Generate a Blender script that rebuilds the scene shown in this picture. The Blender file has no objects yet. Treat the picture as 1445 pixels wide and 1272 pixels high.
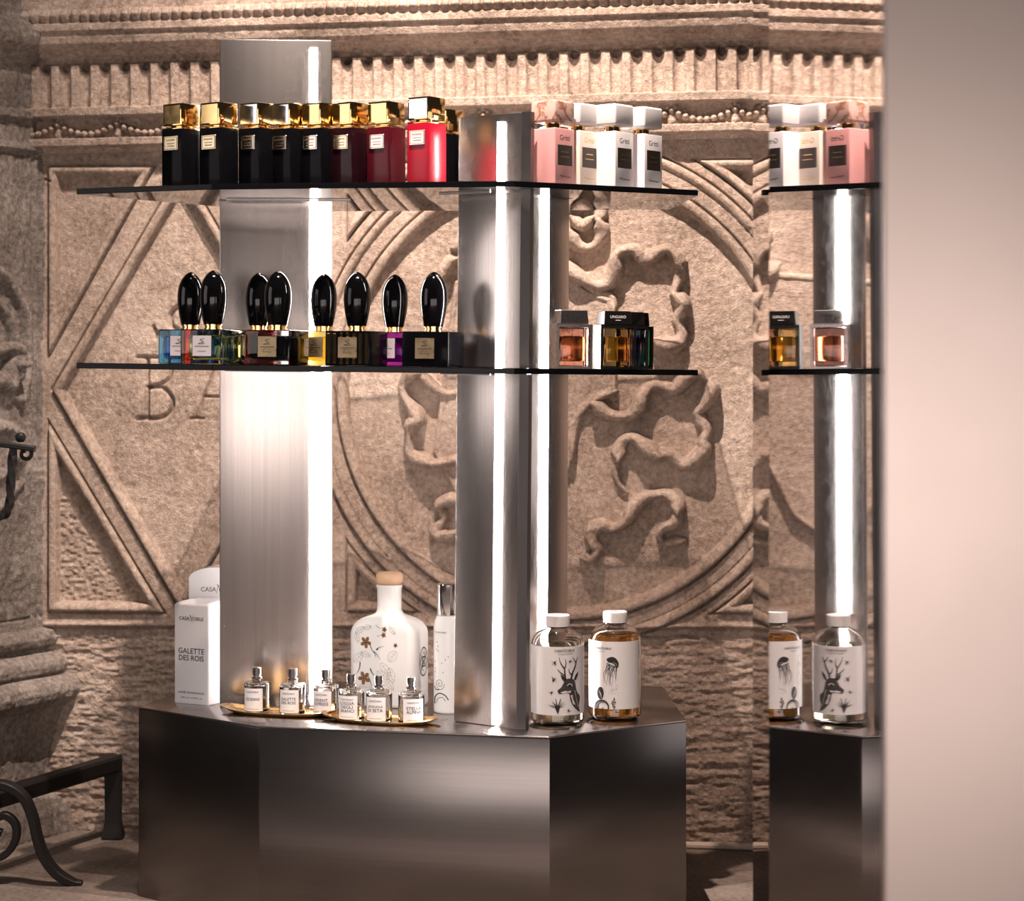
import bpy, bmesh, math, random
import numpy as np
from mathutils import Vector, Matrix
from mathutils.geometry import tessellate_polygon

random.seed(7)
RNG = np.random.default_rng(11)
SC = bpy.context.scene
COL = SC.collection
F = 3000.0                      # focal length in pixels of the 1445 px wide frame
CX, HY = 722.5, 505.0           # principal column and horizon row
EYE = 0.825

# ------------------------------------------------------------------ camera
cam = bpy.data.cameras.new('camera')
cam.sensor_width = 36.0
cam.lens = 36.0 * F / 1445.0
cam.shift_y = -(636.0 - HY) / 1445.0
cam.clip_start = 0.05
cam.dof.use_dof = True
cam.dof.focus_distance = 3.17
cam.dof.aperture_fstop = (cam.lens / 1000.0) / 0.013
camo = bpy.data.objects.new('camera', cam)
camo.location = (0, 0, EYE)
camo.rotation_euler = (math.radians(90), 0, 0)
COL.objects.link(camo)
SC.camera = camo

# ------------------------------------------------------------------ view, world and large lights
SC.view_settings.view_transform = 'Standard'
SC.view_settings.look = 'None'
SC.view_settings.gamma = 1.0
SC.view_settings.use_curve_mapping = False
SC.view_settings.exposure = 0.0
SC.cycles.use_denoising = True
SC.cycles.max_bounces = 14
SC.cycles.transmission_bounces = 14
SC.cycles.transparent_max_bounces = 16
SC.cycles.sample_clamp_indirect = 6.0

wd = bpy.data.worlds.new('world'); SC.world = wd
wd.use_nodes = True
wd.node_tree.nodes['Background'].inputs[0].default_value = (1.0, 0.82, 0.72, 1)
wd.node_tree.nodes['Background'].inputs[1].default_value = 0.02

def aim(o, target):
    d = Vector(target) - o.location
    o.rotation_euler = d.to_track_quat('-Z', 'Y').to_euler()

def spot(name, loc, target, power, size, blend, radius, color):
    l = bpy.data.lights.new(name, 'SPOT')
    l.energy = power; l.spot_size = math.radians(size); l.spot_blend = blend
    l.shadow_soft_size = radius; l.color = color
    o = bpy.data.objects.new(name, l); o.location = loc; COL.objects.link(o); aim(o, target)
    return o

def area(name, loc, target, power, sx, sy, color):
    l = bpy.data.lights.new(name, 'AREA')
    l.shape = 'RECTANGLE'; l.size = sx; l.size_y = sy; l.energy = power; l.color = color
    o = bpy.data.objects.new(name, l); o.location = loc; COL.objects.link(o); aim(o, target)
    return o

spot('ceiling_spot_centre', (-0.12, 2.62, 2.70), (0.10, 3.62, 0.52), 560, 66, 1.0, 0.012, (1.0, 0.83, 0.72))
spot('ceiling_spot_left', (-0.42, 2.62, 2.60), (-0.62, 3.72, 0.80), 75, 50, 0.9, 0.025, (1.0, 0.88, 0.80))
spot('plinth_fill_spot', (-0.55, 0.75, 2.35), (-0.22, 3.22, 0.40), 230, 11, 0.7, 0.05, (1.0, 0.92, 0.86))  # added spot that brightens the white bottles and testers on the plinth
area('fill_behind', (-0.5, -1.8, 0.50), (-0.2, 3.0, 0.50), 43, 3.6, 0.98, (1.0, 0.87, 0.81))  # unseen fill added behind the camera to brighten the steel faces
area('fill_left', (-2.0, 2.35, 1.15), (0.0, 3.1, 1.05), 6, 1.0, 0.95, (1.0, 0.90, 0.86))  # added fill for the middle upright and gold caps to reflect
area('fill_right', (1.95, 2.98, 0.75), (0.05, 3.15, 0.75), 1.5, 0.45, 0.9, (1.0, 0.92, 0.90))  # weak added fill, brightens the right upright as mirrored in the column

# ------------------------------------------------------------------ pixel helpers
def P(px, py, y):
    return Vector(((px - CX) / F * y, y, EYE - (py - HY) / F * y))
def X(px, y):
    return (px - CX) / F * y

# ------------------------------------------------------------------ scene graph helpers
def link(o, parent=None):
    COL.objects.link(o)
    if parent is not None: o.parent = parent
    return o

def thing(name, label, cat, loc=(0, 0, 0), yaw=0.0, group=None, tilt=0.0):
    o = bpy.data.objects.new(name, None)
    o.empty_display_size = 0.02
    o.rotation_mode = 'ZYX'
    o.location = loc; o.rotation_euler = (0, tilt, yaw)
    tag(o, label, cat, group)
    return link(o)

def tag(o, label, cat, group=None):
    o['label'] = label; o['category'] = cat
    if group: o['group'] = group
    return o

def struct(o):
    o['kind'] = 'structure'
    return o

def mesh_obj(name, verts, faces, m, parent=None, smooth=False):
    me = bpy.data.meshes.new(name)
    me.from_pydata([tuple(v) for v in verts], [], [tuple(f) for f in faces])
    me.update()
    if smooth:
        me.polygons.foreach_set('use_smooth', [True] * len(me.polygons))
    me.materials.append(m)
    return link(bpy.data.objects.new(name, me), parent)

def bm_obj(name, bm, m, parent=None, smooth=False, angle=None):
    bmesh.ops.recalc_face_normals(bm, faces=bm.faces)
    me = bpy.data.meshes.new(name)
    if smooth:
        for f in bm.faces: f.smooth = True
        if angle:
            for e in bm.edges:
                if len(e.link_faces) == 2 and e.calc_face_angle(0) > angle: e.smooth = False
    bm.to_mesh(me); bm.free()
    me.materials.append(m)
    return link(bpy.data.objects.new(name, me), parent)

def add_box(bm, x0, x1, y0, y1, z0, z1, bevel=0.0, seg=2):
    vs = [bm.verts.new(c) for c in ((x0, y0, z0), (x1, y0, z0), (x1, y1, z0), (x0, y1, z0),
                                    (x0, y0, z1), (x1, y0, z1), (x1, y1, z1), (x0, y1, z1))]
    fs = [bm.faces.new([vs[i] for i in f]) for f in
          ((3, 2, 1, 0), (4, 5, 6, 7), (0, 1, 5, 4), (1, 2, 6, 5), (2, 3, 7, 6), (3, 0, 4, 7))]
    if bevel > 0:
        es = list({e for f in fs for e in f.edges})
        bmesh.ops.bevel(bm, geom=es, offset=bevel, segments=seg, profile=0.5, affect='EDGES')
    return fs

def box(name, dims, m, parent=None, z=0.0, bevel=0.001, seg=2, off=(0, 0)):
    w, d, h = dims
    bm = bmesh.new()
    add_box(bm, off[0] - w/2, off[0] + w/2, off[1] - d/2, off[1] + d/2, z, z + h, bevel, seg)
    return bm_obj(name, bm, m, parent, smooth=bevel > 0, angle=math.radians(50))

def add_prism(bm, poly, z0, z1, bevel=0.0):
    n = len(poly)
    b = [bm.verts.new((p[0], p[1], z0)) for p in poly]
    t = [bm.verts.new((p[0], p[1], z1)) for p in poly]
    fs = [bm.faces.new(b[::-1]), bm.faces.new(t)]
    for i in range(n):
        j = (i + 1) % n
        fs.append(bm.faces.new((b[i], b[j], t[j], t[i])))
    if bevel > 0:
        bmesh.ops.recalc_face_normals(bm, faces=fs)
        es = list({e for f in fs for e in f.edges})
        bmesh.ops.bevel(bm, geom=es, offset=bevel, segments=2, profile=0.5, affect='EDGES')
    return fs

def add_lathe(bm, prof, n=40, cx=0.0, cy=0.0):
    rings = []
    for r, z in prof:
        if r < 1e-6:
            rings.append([bm.verts.new((cx, cy, z))])
        else:
            rings.append([bm.verts.new((cx + r*math.cos(2*math.pi*i/n), cy + r*math.sin(2*math.pi*i/n), z)) for i in range(n)])
    for a, b in zip(rings, rings[1:]):
        for i in range(n):
            j = (i + 1) % n
            if len(a) == 1 and len(b) == 1: continue
            if len(a) == 1: bm.faces.new((a[0], b[i], b[j]))
            elif len(b) == 1: bm.faces.new((a[i], a[j], b[0]))
            else: bm.faces.new((a[i], a[j], b[j], b[i]))
    if len(rings[0]) > 1: bm.faces.new(rings[0][::-1])
    if len(rings[-1]) > 1: bm.faces.new(rings[-1])

def lathe(name, prof, m, parent=None, n=40, cx=0.0, cy=0.0, angle=40):
    bm = bmesh.new(); add_lathe(bm, prof, n, cx, cy)
    return bm_obj(name, bm, m, parent, smooth=True, angle=math.radians(angle))

def add_loft(bm, secs):
    """secs: list of closed rings (same count)"""
    rs = [[bm.verts.new(p) for p in s] for s in secs]
    n = len(rs[0])
    for a, b in zip(rs, rs[1:]):
        for i in range(n):
            j = (i + 1) % n
            bm.faces.new((a[i], a[j], b[j], b[i]))
    bm.faces.new(rs[0][::-1]); bm.faces.new(rs[-1])

def rrect(w, d, r, z, n=6):
    pts = []
    for cx, cy, a0 in ((w/2 - r, d/2 - r, 0), (-w/2 + r, d/2 - r, 90), (-w/2 + r, -d/2 + r, 180), (w/2 - r, -d/2 + r, 270)):
        for k in range(n + 1):
            a = math.radians(a0 + 90.0 * k / n)
            pts.append((cx + r*math.cos(a), cy + r*math.sin(a), z))
    return pts

def catmull(pts, sub=6, closed=False):
    pts = [Vector(p) for p in pts]
    out = []
    n = len(pts)
    for i in range(n if closed else n - 1):
        p1, p2 = pts[i], pts[(i+1) % n]
        p0 = pts[i-1] if (i > 0 or closed) else p1 + (p1 - p2)
        p3 = pts[(i+2) % n] if (i + 2 < n or closed) else p2 + (p2 - p1)
        for k in range(sub):
            t = k / sub
            out.append(0.5*((2*p1) + (p2-p0)*t + (2*p0-5*p1+4*p2-p3)*t*t + (3*p1-p0-3*p2+p3)*t**3))
    if not closed: out.append(pts[-1])
    return out

def add_sweep(bm, path, sec, twist=0.0, up=Vector((0, 0, 1)), scale=None):
    """sweep a 2D section along a path"""
    path = [Vector(p) for p in path]
    rings = []
    for i, p in enumerate(path):
        a = path[max(i-1, 0)]; b = path[min(i+1, len(path)-1)]
        t = (b - a).normalized()
        u = up if abs(t.dot(up)) < 0.95 else Vector((1, 0, 0))
        s = t.cross(u).normalized(); w = s.cross(t).normalized()
        if i > 0:                                   # keep the frame continuous
            s0 = prev - t * prev.dot(t)
            if s0.length > 1e-6: s = s0.normalized(); w = s.cross(t).normalized()
        prev = s
        ang = twist * i / max(1, len(path)-1)
        ca, sa = math.cos(ang), math.sin(ang)
        k = scale(i/(len(path)-1)) if scale else 1.0
        rings.append([p + k*((x*ca - y*sa)*s + (x*sa + y*ca)*w) for x, y in sec])
    add_loft(bm, rings)

def circ(r, n=12):
    return [(r*math.cos(2*math.pi*i/n), r*math.sin(2*math.pi*i/n)) for i in range(n)]
def rect2(w, h, c=0.2):
    k = c*min(w, h)/2
    return [(w/2-k, -h/2), (w/2, -h/2+k), (w/2, h/2-k), (w/2-k, h/2), (-w/2+k, h/2), (-w/2, h/2-k), (-w/2, -h/2+k), (-w/2+k, -h/2)]

# ------------------------------------------------------------------ flat print (lettering and drawings) mapped on a surface
class Ink:
    """collects flat shapes in (u, v) and lays them on a surface by a mapping function"""
    def __init__(s): s.v = []; s.f = []
    def tri(s, pts, tris):
        o = len(s.v); s.v += pts; s.f += [tuple(o + i for i in t) for t in tris]
    def poly(s, pts, sub=0):
        pts = [tuple(p)[:2] for p in (catmull([(p[0], p[1], 0) for p in pts], sub, True) if sub else pts)]
        s.tri(pts, tessellate_polygon([[Vector((p[0], p[1], 0)) for p in pts]]))
    def line(s, pts, w, w1=None, sub=5, closed=False):
        p3 = [Vector((p[0], p[1], 0)) for p in pts]
        if sub and len(p3) > 2: p3 = catmull(p3, sub, closed)
        if closed: p3.append(p3[0])
        n = len(p3); vs = []
        for i, p in enumerate(p3):
            t = p3[min(i+1, n-1)] - p3[max(i-1, 0)]
            if t.length < 1e-9: t = Vector((1, 0, 0))
            t.normalize(); nn = Vector((-t.y, t.x, 0))
            ww = (w if w1 is None else w + (w1 - w)*i/max(1, n-1)) / 2
            vs += [tuple(p + nn*ww)[:2], tuple(p - nn*ww)[:2]]
        s.tri(vs, [(2*i, 2*i+1, 2*i+3, 2*i+2) for i in range(n-1)])
    def dot(s, c, r, n=8, ry=None):
        ry = ry or r
        s.poly([(c[0] + r*math.cos(2*math.pi*i/n), c[1] + ry*math.sin(2*math.pi*i/n)) for i in range(n)])
    def text(s, body, c, width=None, size=0.004, shear=0.0, bold=0.0, maxh=None):
        cu = bpy.data.curves.new('t', 'FONT'); cu.body = body; cu.size = 1.0
        cu.align_x = 'CENTER'; cu.align_y = 'CENTER'; cu.resolution_u = 3; cu.shear = shear; cu.offset = bold
        ob = bpy.data.objects.new('t', cu); COL.objects.link(ob)
        bpy.context.view_layer.update()
        me = bpy.data.meshes.new_from_object(ob.evaluated_get(bpy.context.evaluated_depsgraph_get()))
        bpy.data.objects.remove(ob); bpy.data.curves.remove(cu)
        co = [(v.co.x, v.co.y) for v in me.vertices]
        if co:
            xs = [a for a, _ in co]; ys = [b for _, b in co]
            w0 = max(xs) - min(xs); h0 = max(ys) - min(ys)
            k = width / w0 if width else size
            ky = min(k, maxh / h0) if maxh else k
            mx = (max(xs) + min(xs))/2; my = (max(ys) + min(ys))/2
            s.tri([(c[0] + (a-mx)*k, c[1] + (b-my)*ky) for a, b in co], [tuple(p.vertices) for p in me.polygons])
        bpy.data.meshes.remove(me)
    def build(s, name, m, parent, mapf):
        # subdivide wide triangles so that they bend with the surface
        out = []
        stack = []
        for f in s.f: stack += [(f[0], f[i], f[i+1]) for i in range(1, len(f) - 1)]
        while stack:
            f = stack.pop()
            us = [s.v[i][0] for i in f]
            if max(us) - min(us) <= 0.004: out.append(f); continue
            k = max(range(3), key=lambda i: abs(us[i] - us[(i+1) % 3]))
            a, b_, c = f[k], f[(k+1) % 3], f[(k+2) % 3]
            s.v.append(((s.v[a][0] + s.v[b_][0])/2, (s.v[a][1] + s.v[b_][1])/2)); m_ = len(s.v) - 1
            stack += [(a, m_, c), (m_, b_, c)]
        s.f = out
        return mesh_obj(name, [mapf(u, v) for u, v in s.v], s.f, m, parent)

def flat_front(yf, dz=0.0):
    return lambda u, v: (u, yf, v + dz)
def cyl_front(r, a0=0.0):
    def f(u, v):
        a = u / r + a0
        return (r*math.sin(a), -r*math.cos(a), v)
    return f

def cyl_patch(name, r, t, a0, a1, z0, z1, m, parent, n=24):
    """thin label bent around a bottle"""
    vs = []; fs = []
    for i in range(n + 1):
        a = a0 + (a1 - a0)*i/n
        for rr in (r, r + t):
            for z in (z0, z1): vs.append((rr*math.sin(a), -rr*math.cos(a), z))
    for i in range(n):
        o = 4*i; q = o + 4
        fs += [(o+2, q+2, q+3, o+3), (o, o+1, q+1, q), (o+1, o+3, q+3, q+1), (o, q, q+2, o+2)]
    fs += [(0, 2, 3, 1), (4*n, 4*n+1, 4*n+3, 4*n+2)]
    return mesh_obj(name, vs, fs, m, parent, smooth=False)

# ------------------------------------------------------------------ materials
def new_mat(name):
    m = bpy.data.materials.new(name); m.use_nodes = True
    nt = m.node_tree
    return m, nt, nt.nodes['Principled BSDF']

def plain(name, col, rough=0.5, metal=0.0, noise=0.0, nscale=40.0, spec=0.5, coat=0.0, **kw):
    m, nt, b = new_mat(name)
    b.inputs['Base Color'].default_value = (*col, 1)
    b.inputs['Roughness'].default_value = rough
    b.inputs['Metallic'].default_value = metal
    b.inputs['Specular IOR Level'].default_value = spec
    b.inputs['Coat Weight'].default_value = coat
    tc = nt.nodes.new('ShaderNodeTexCoord')
    nz = nt.nodes.new('ShaderNodeTexNoise'); nz.inputs['Scale'].default_value = nscale
    nz.inputs['Detail'].default_value = 4
    nt.links.new(tc.outputs['Object'], nz.inputs['Vector'])
    if noise > 0:
        mr = nt.nodes.new('ShaderNodeMapRange')
        mr.inputs['To Min'].default_value = max(0, rough - noise); mr.inputs['To Max'].default_value = rough + noise
        nt.links.new(nz.outputs['Fac'], mr.inputs['Value']); nt.links.new(mr.outputs['Result'], b.inputs['Roughness'])
    return m

def glass(name, col, rough=0.0, ior=1.45):
    m, nt, b = new_mat(name)
    b.inputs['Base Color'].default_value = (*col, 1)
    b.inputs['Roughness'].default_value = rough
    b.inputs['Transmission Weight'].default_value = 1.0
    b.inputs['IOR'].default_value = ior
    return m

def thin_glass(name, col):
    m, nt, b = new_mat(name)
    nt.nodes.remove(b)
    tr = nt.nodes.new('ShaderNodeBsdfTransparent'); tr.inputs['Color'].default_value = (*col, 1)
    gl = nt.nodes.new('ShaderNodeBsdfGlossy'); gl.inputs['Roughness'].default_value = 0.02
    fr = nt.nodes.new('ShaderNodeFresnel'); fr.inputs['IOR'].default_value = 1.5
    mx = nt.nodes.new('ShaderNodeMixShader')
    nt.links.new(fr.outputs[0], mx.inputs[0]); nt.links.new(tr.outputs[0], mx.inputs[1]); nt.links.new(gl.outputs[0], mx.inputs[2])
    nt.links.new(mx.outputs[0], nt.nodes['Material Output'].inputs['Surface'])
    return m

def emit(name, col, strength):
    m, nt, b = new_mat(name)
    b.inputs['Base Color'].default_value = (0.9, 0.9, 0.9, 1)
    b.inputs['Emission Color'].default_value = (*col, 1)
    b.inputs['Emission Strength'].default_value = strength
    return m

def brushed(name, col, rough, axis, strength=0.12, streak=0.10):
    """brushed steel: fine streaks drawn out along one axis"""
    m, nt, b = new_mat(name)
    b.inputs['Metallic'].default_value = 1.0
    tc = nt.nodes.new('ShaderNodeTexCoord')
    mp = nt.nodes.new('ShaderNodeMapping')
    sc = {'z': (260, 260, 2.5), 'x': (3, 3, 300)}[axis]
    mp.inputs['Scale'].default_value = sc
    nz = nt.nodes.new('ShaderNodeTexNoise'); nz.inputs['Scale'].default_value = 1.0; nz.inputs['Detail'].default_value = 3
    nt.links.new(tc.outputs['Object'], mp.inputs['Vector']); nt.links.new(mp.outputs['Vector'], nz.inputs['Vector'])
    big = nt.nodes.new('ShaderNodeTexNoise'); big.inputs['Scale'].default_value = 7.0; big.inputs['Detail'].default_value = 3
    nt.links.new(tc.outputs['Object'], big.inputs['Vector'])
    mx = nt.nodes.new('ShaderNodeMix'); mx.data_type = 'RGBA'
    mx.inputs['A'].default_value = (*[c*(1-streak) for c in col], 1); mx.inputs['B'].default_value = (*[min(1, c*(1+streak)) for c in col], 1)
    nt.links.new(nz.outputs['Fac'], mx.inputs['Factor']); nt.links.new(mx.outputs['Result'], b.inputs['Base Color'])
    mr = nt.nodes.new('ShaderNodeMapRange')
    mr.inputs['To Min'].default_value = rough - 0.025; mr.inputs['To Max'].default_value = rough + 0.008
    nt.links.new(big.outputs['Fac'], mr.inputs['Value']); nt.links.new(mr.outputs['Result'], b.inputs['Roughness'])
    return m

def stone(name, dark, mid, light, bump=0.5, scale=1.0, rough=0.85):
    m, nt, b = new_mat(name)
    b.inputs['Specular IOR Level'].default_value = 0.25
    b.inputs['Roughness'].default_value = rough
    tc = nt.nodes.new('ShaderNodeTexCoord')
    def noise(s, d, r=0.6):
        n = nt.nodes.new('ShaderNodeTexNoise'); n.inputs['Scale'].default_value = s*scale
        n.inputs['Detail'].default_value = d; n.inputs['Roughness'].default_value = r
        nt.links.new(tc.outputs['Object'], n.inputs['Vector']); return n
    n1 = noise(5, 8, 0.65); n2 = noise(120, 5, 0.7); n3 = noise(420, 3, 0.6)
    rp = nt.nodes.new('ShaderNodeValToRGB')
    e = rp.color_ramp.elements
    e[0].position = 0.33; e[0].color = (*dark, 1)
    e[1].position = 0.66; e[1].color = (*light, 1)
    c = e.new(0.5); c.color = (*mid, 1)
    ad = nt.nodes.new('ShaderNodeMath'); ad.operation = 'MULTIPLY_ADD'
    ad.inputs[1].default_value = 0.5
    nt.links.new(n2.outputs['Fac'], ad.inputs[0])
    ml = nt.nodes.new('ShaderNodeMath'); ml.operation = 'MULTIPLY'; ml.inputs[1].default_value = 0.5
    nt.links.new(n1.outputs['Fac'], ml.inputs[0]); nt.links.new(ml.outputs[0], ad.inputs[2])
    nt.links.new(ad.outputs[0], rp.inputs['Fac'])
    nt.links.new(rp.outputs['Color'], b.inputs['Base Color'])
    am = nt.nodes.new('ShaderNodeMath'); am.operation = 'ADD'
    nt.links.new(n2.outputs['Fac'], am.inputs[0]); nt.links.new(n3.outputs['Fac'], am.inputs[1])
    bp = nt.nodes.new('ShaderNodeBump'); bp.inputs['Strength'].default_value = bump; bp.inputs['Distance'].default_value = 0.003
    nt.links.new(am.outputs[0], bp.inputs['Height']); nt.links.new(bp.outputs['Normal'], b.inputs['Normal'])
    return m

M = dict(
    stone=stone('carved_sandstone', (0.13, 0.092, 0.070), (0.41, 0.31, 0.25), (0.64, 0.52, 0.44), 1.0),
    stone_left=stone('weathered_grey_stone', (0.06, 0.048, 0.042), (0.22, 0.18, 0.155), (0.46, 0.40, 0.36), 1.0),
    hearth=stone('hearth_stone', (0.09, 0.072, 0.062), (0.20, 0.160, 0.135), (0.30, 0.245, 0.21), 0.6),
    shop_floor=stone('pale_shop_floor', (0.58, 0.51, 0.48), (0.66, 0.58, 0.54), (0.70, 0.62, 0.58), 0.2),  # unseen floor, made pale so the lower steel reflects more light
    strip=stone('pale_stone_strip', (0.45, 0.36, 0.3), (0.6, 0.5, 0.42), (0.7, 0.6, 0.52), 0.2),
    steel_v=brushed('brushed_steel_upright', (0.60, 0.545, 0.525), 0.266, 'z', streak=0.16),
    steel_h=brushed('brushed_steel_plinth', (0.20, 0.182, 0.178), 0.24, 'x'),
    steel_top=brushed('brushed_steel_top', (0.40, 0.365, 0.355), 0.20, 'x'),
    satin=plain('satin_steel_flange', (0.85, 0.79, 0.76), 0.55, 1.0),
    steel_dark=plain('dark_steel_edge', (0.16, 0.15, 0.15), 0.35, 1.0, 0.08),
    mirror=plain('polished_steel_side', (0.88, 0.86, 0.87), 0.02, 1.0),
    cladding=plain('satin_steel_cladding', (0.84, 0.72, 0.67), 0.45, 1.0, 0.06, 3),
    led=emit('warm_white_led', (1.0, 0.91, 0.86), 85.0),
    led_back=emit('warm_white_rear_led', (1.0, 0.90, 0.84), 30.0),
    tinted=thin_glass('smoked_glass', (0.80, 0.78, 0.77)),
    black_edge=plain('black_shelf_edge', (0.004, 0.004, 0.005), 0.2, spec=0.12),
    black=plain('black_lacquer', (0.003, 0.003, 0.004), 0.12, spec=0.06),
    black_gloss=plain('black_gloss_cap', (0.003, 0.003, 0.004), 0.07, spec=0.35),
    plum=plain('plum_black_lacquer', (0.012, 0.003, 0.005), 0.14, spec=0.18),
    darkred=plain('dark_red_lacquer', (0.055, 0.004, 0.008), 0.2, spec=0.22),
    red=plain('crimson_lacquer', (0.36, 0.006, 0.022), 0.25, spec=0.3),
    gold=plain('polished_gold', (0.95, 0.66, 0.30), 0.09, 1.0, 0.05, 60),
    silver=plain('silver_mirror_face', (0.80, 0.80, 0.86), 0.12, 1.0, 0.08, 90),
    plaque=plain('pale_gold_plaque', (0.95, 0.86, 0.66), 0.22, 1.0, 0.1, 200),
    ink=plain('black_ink', (0.012, 0.011, 0.011), 0.6),
    soft_ink=plain('soft_black_ink', (0.045, 0.038, 0.036), 0.6),
    grey_ink=plain('grey_ink', (0.12, 0.11, 0.11), 0.7),
    brown_ink=plain('bronze_print', (0.24, 0.12, 0.055), 0.5),
    white_ink=plain('white_print', (0.8, 0.78, 0.76), 0.6),
    paper=plain('white_card', (0.74, 0.72, 0.74), 0.6),
    label=plain('white_paper_label', (0.72, 0.68, 0.68), 0.55),
    label_grey=plain('pale_grey_label', (0.62, 0.57, 0.60), 0.5),
    label_gold=plain('gold_foil_label', (0.90, 0.68, 0.42), 0.3, 1.0, 0.1, 120),
    ceramic=plain('white_glazed_ceramic', (0.93, 0.91, 0.90), 0.2),
    cork=plain('pale_wood_stopper', (0.72, 0.46, 0.29), 0.6),
    chrome=plain('chrome', (0.82, 0.80, 0.80), 0.1, 1.0),
    brass=plain('dark_brass', (0.55, 0.36, 0.16), 0.28, 1.0, 0.1),
    iron=plain('black_wrought_iron', (0.012, 0.010, 0.0095), 0.5, 0.0, 0.12, 60, spec=0.25),
    clear=glass('clear_glass', (0.97, 0.96, 0.95)),
    scent=glass('pale_amber_scent', (0.90, 0.72, 0.42), 0, 1.34),
    pale_liquid=glass('pale_yellow_liquid', (0.97, 0.88, 0.66), 0, 1.34),
    amber_liquid=glass('amber_liquid', (0.90, 0.50, 0.13), 0, 1.34),
    cap_white=plain('white_ribbed_plastic', (0.70, 0.65, 0.63), 0.45),
    white_lacq=plain('white_lacquer', (0.80, 0.75, 0.76), 0.25),
    cream_lacq=plain('cream_lacquer', (0.78, 0.67, 0.58), 0.3),
    pink_lacq=plain('pink_lacquer', (0.62, 0.29, 0.28), 0.28),
    stone_white=plain('white_stone_cap', (0.70, 0.66, 0.66), 0.3),
    brown_label=plain('dark_brown_label', (0.028, 0.016, 0.010), 0.35),
    frame=plain('gunmetal_frame', (0.30, 0.27, 0.26), 0.28, 1.0, 0.05),
    frame_dark=plain('black_metal_frame', (0.03, 0.027, 0.026), 0.3, 0.8),
)
# marble cap: pink with brown veins
m, nt, b = new_mat('pink_marble_cap'); M['marble'] = m
b.inputs['Roughness'].default_value = 0.25
tc = nt.nodes.new('ShaderNodeTexCoord'); wv = nt.nodes.new('ShaderNodeTexWave')
wv.inputs['Scale'].default_value = 22; wv.inputs['Distortion'].default_value = 12; wv.inputs['Detail'].default_value = 4
wv.inputs['Detail Scale'].default_value = 1.5; wv.bands_direction = 'DIAGONAL'
rp = nt.nodes.new('ShaderNodeValToRGB')
rp.color_ramp.elements[0].position = 0.0; rp.color_ramp.elements[0].color = (0.36, 0.15, 0.085, 1)
rp.color_ramp.elements[1].position = 0.4; rp.color_ramp.elements[1].color = (0.66, 0.42, 0.36, 1)
nt.links.new(tc.outputs['Object'], wv.inputs['Vector']); nt.links.new(wv.outputs['Fac'], rp.inputs['Fac'])
nt.links.new(rp.outputs['Color'], b.inputs['Base Color'])

# ------------------------------------------------------------------ the carved back wall
TA = math.atan(0.1126)
EPS = 0.0115
O_W = Vector((-0.663, 3.70, 0.0))
T0 = Vector((math.cos(TA), -math.sin(TA), 0)); NW = Vector((-math.sin(TA), -math.cos(TA), 0)); Z0 = Vector((0, 0, 1))
EU = T0*math.cos(EPS) + Z0*math.sin(EPS); EV = Z0*math.cos(EPS) - T0*math.sin(EPS)
def W(px, py):
    d = Vector(((px - CX)/F, 1.0, -(py - HY)/F)); c = Vector((0, 0, EYE))
    s = NW.dot(O_W - c) / NW.dot(d)
    p = c + d*s - O_W
    return (EU.dot(p), EV.dot(p))
def wall_point(u, v, h=0.0):
    return O_W + EU*u + EV*v + NW*h

def vnoise(shape, cell, seed):
    r = np.random.default_rng(seed)
    ch, cw = cell
    gh, gw = int(shape[0]/ch) + 3, int(shape[1]/cw) + 3
    g = r.random((gh, gw))
    y = np.arange(shape[0])/ch; x = np.arange(shape[1])/cw
    yi = y.astype(int); xi = x.astype(int)
    fy = y - yi; fx = x - xi
    fy = (fy*fy*(3-2*fy))[:, None]; fx = (fx*fx*(3-2*fx))[None, :]
    a = g[yi][:, xi]; b_ = g[yi][:, xi+1]; c = g[yi+1][:, xi]; d = g[yi+1][:, xi+1]
    return (a*(1-fx) + b_*fx)*(1-fy) + (c*(1-fx) + d*fx)*fy

def sstep(a, b, x):
    t = np.clip((x - a)/(b - a), 0, 1)
    return t*t*(3 - 2*t)

def poly_sd(U, V, poly):
    """signed distance, positive inside"""
    n = len(poly); dist = np.full(U.shape, 1e9); inside = np.zeros(U.shape, bool)
    for i in range(n):
        ax, ay = poly[i]; bx, by = poly[(i+1) % n]
        dx, dy = bx-ax, by-ay
        t = np.clip(((U-ax)*dx + (V-ay)*dy)/(dx*dx+dy*dy), 0, 1)
        dist = np.minimum(dist, np.hypot(U-ax-t*dx, V-ay-t*dy))
        cond = (ay > V) != (by > V)
        with np.errstate(divide='ignore', invalid='ignore'):
            xi = (bx-ax)*(V-ay)/(by-ay if by != ay else 1e-12) + ax
        inside ^= cond & (U < xi)
    return np.where(inside, dist, -dist)

def line_d(U, V, pts):
    """distance to a polyline and the position along it"""
    dist = np.full(U.shape, 1e9); along = np.zeros(U.shape); L = 0.0
    for (ax, ay), (bx, by) in zip(pts, pts[1:]):
        dx, dy = bx-ax, by-ay; l = math.hypot(dx, dy)
        if l < 1e-9: continue
        t = np.clip(((U-ax)*dx + (V-ay)*dy)/(l*l), 0, 1)
        d = np.hypot(U-ax-t*dx, V-ay-t*dy)
        k = d < dist
        dist = np.where(k, d, dist); along = np.where(k, L + t*l, along)
        L += l
    return dist, along, L

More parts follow.
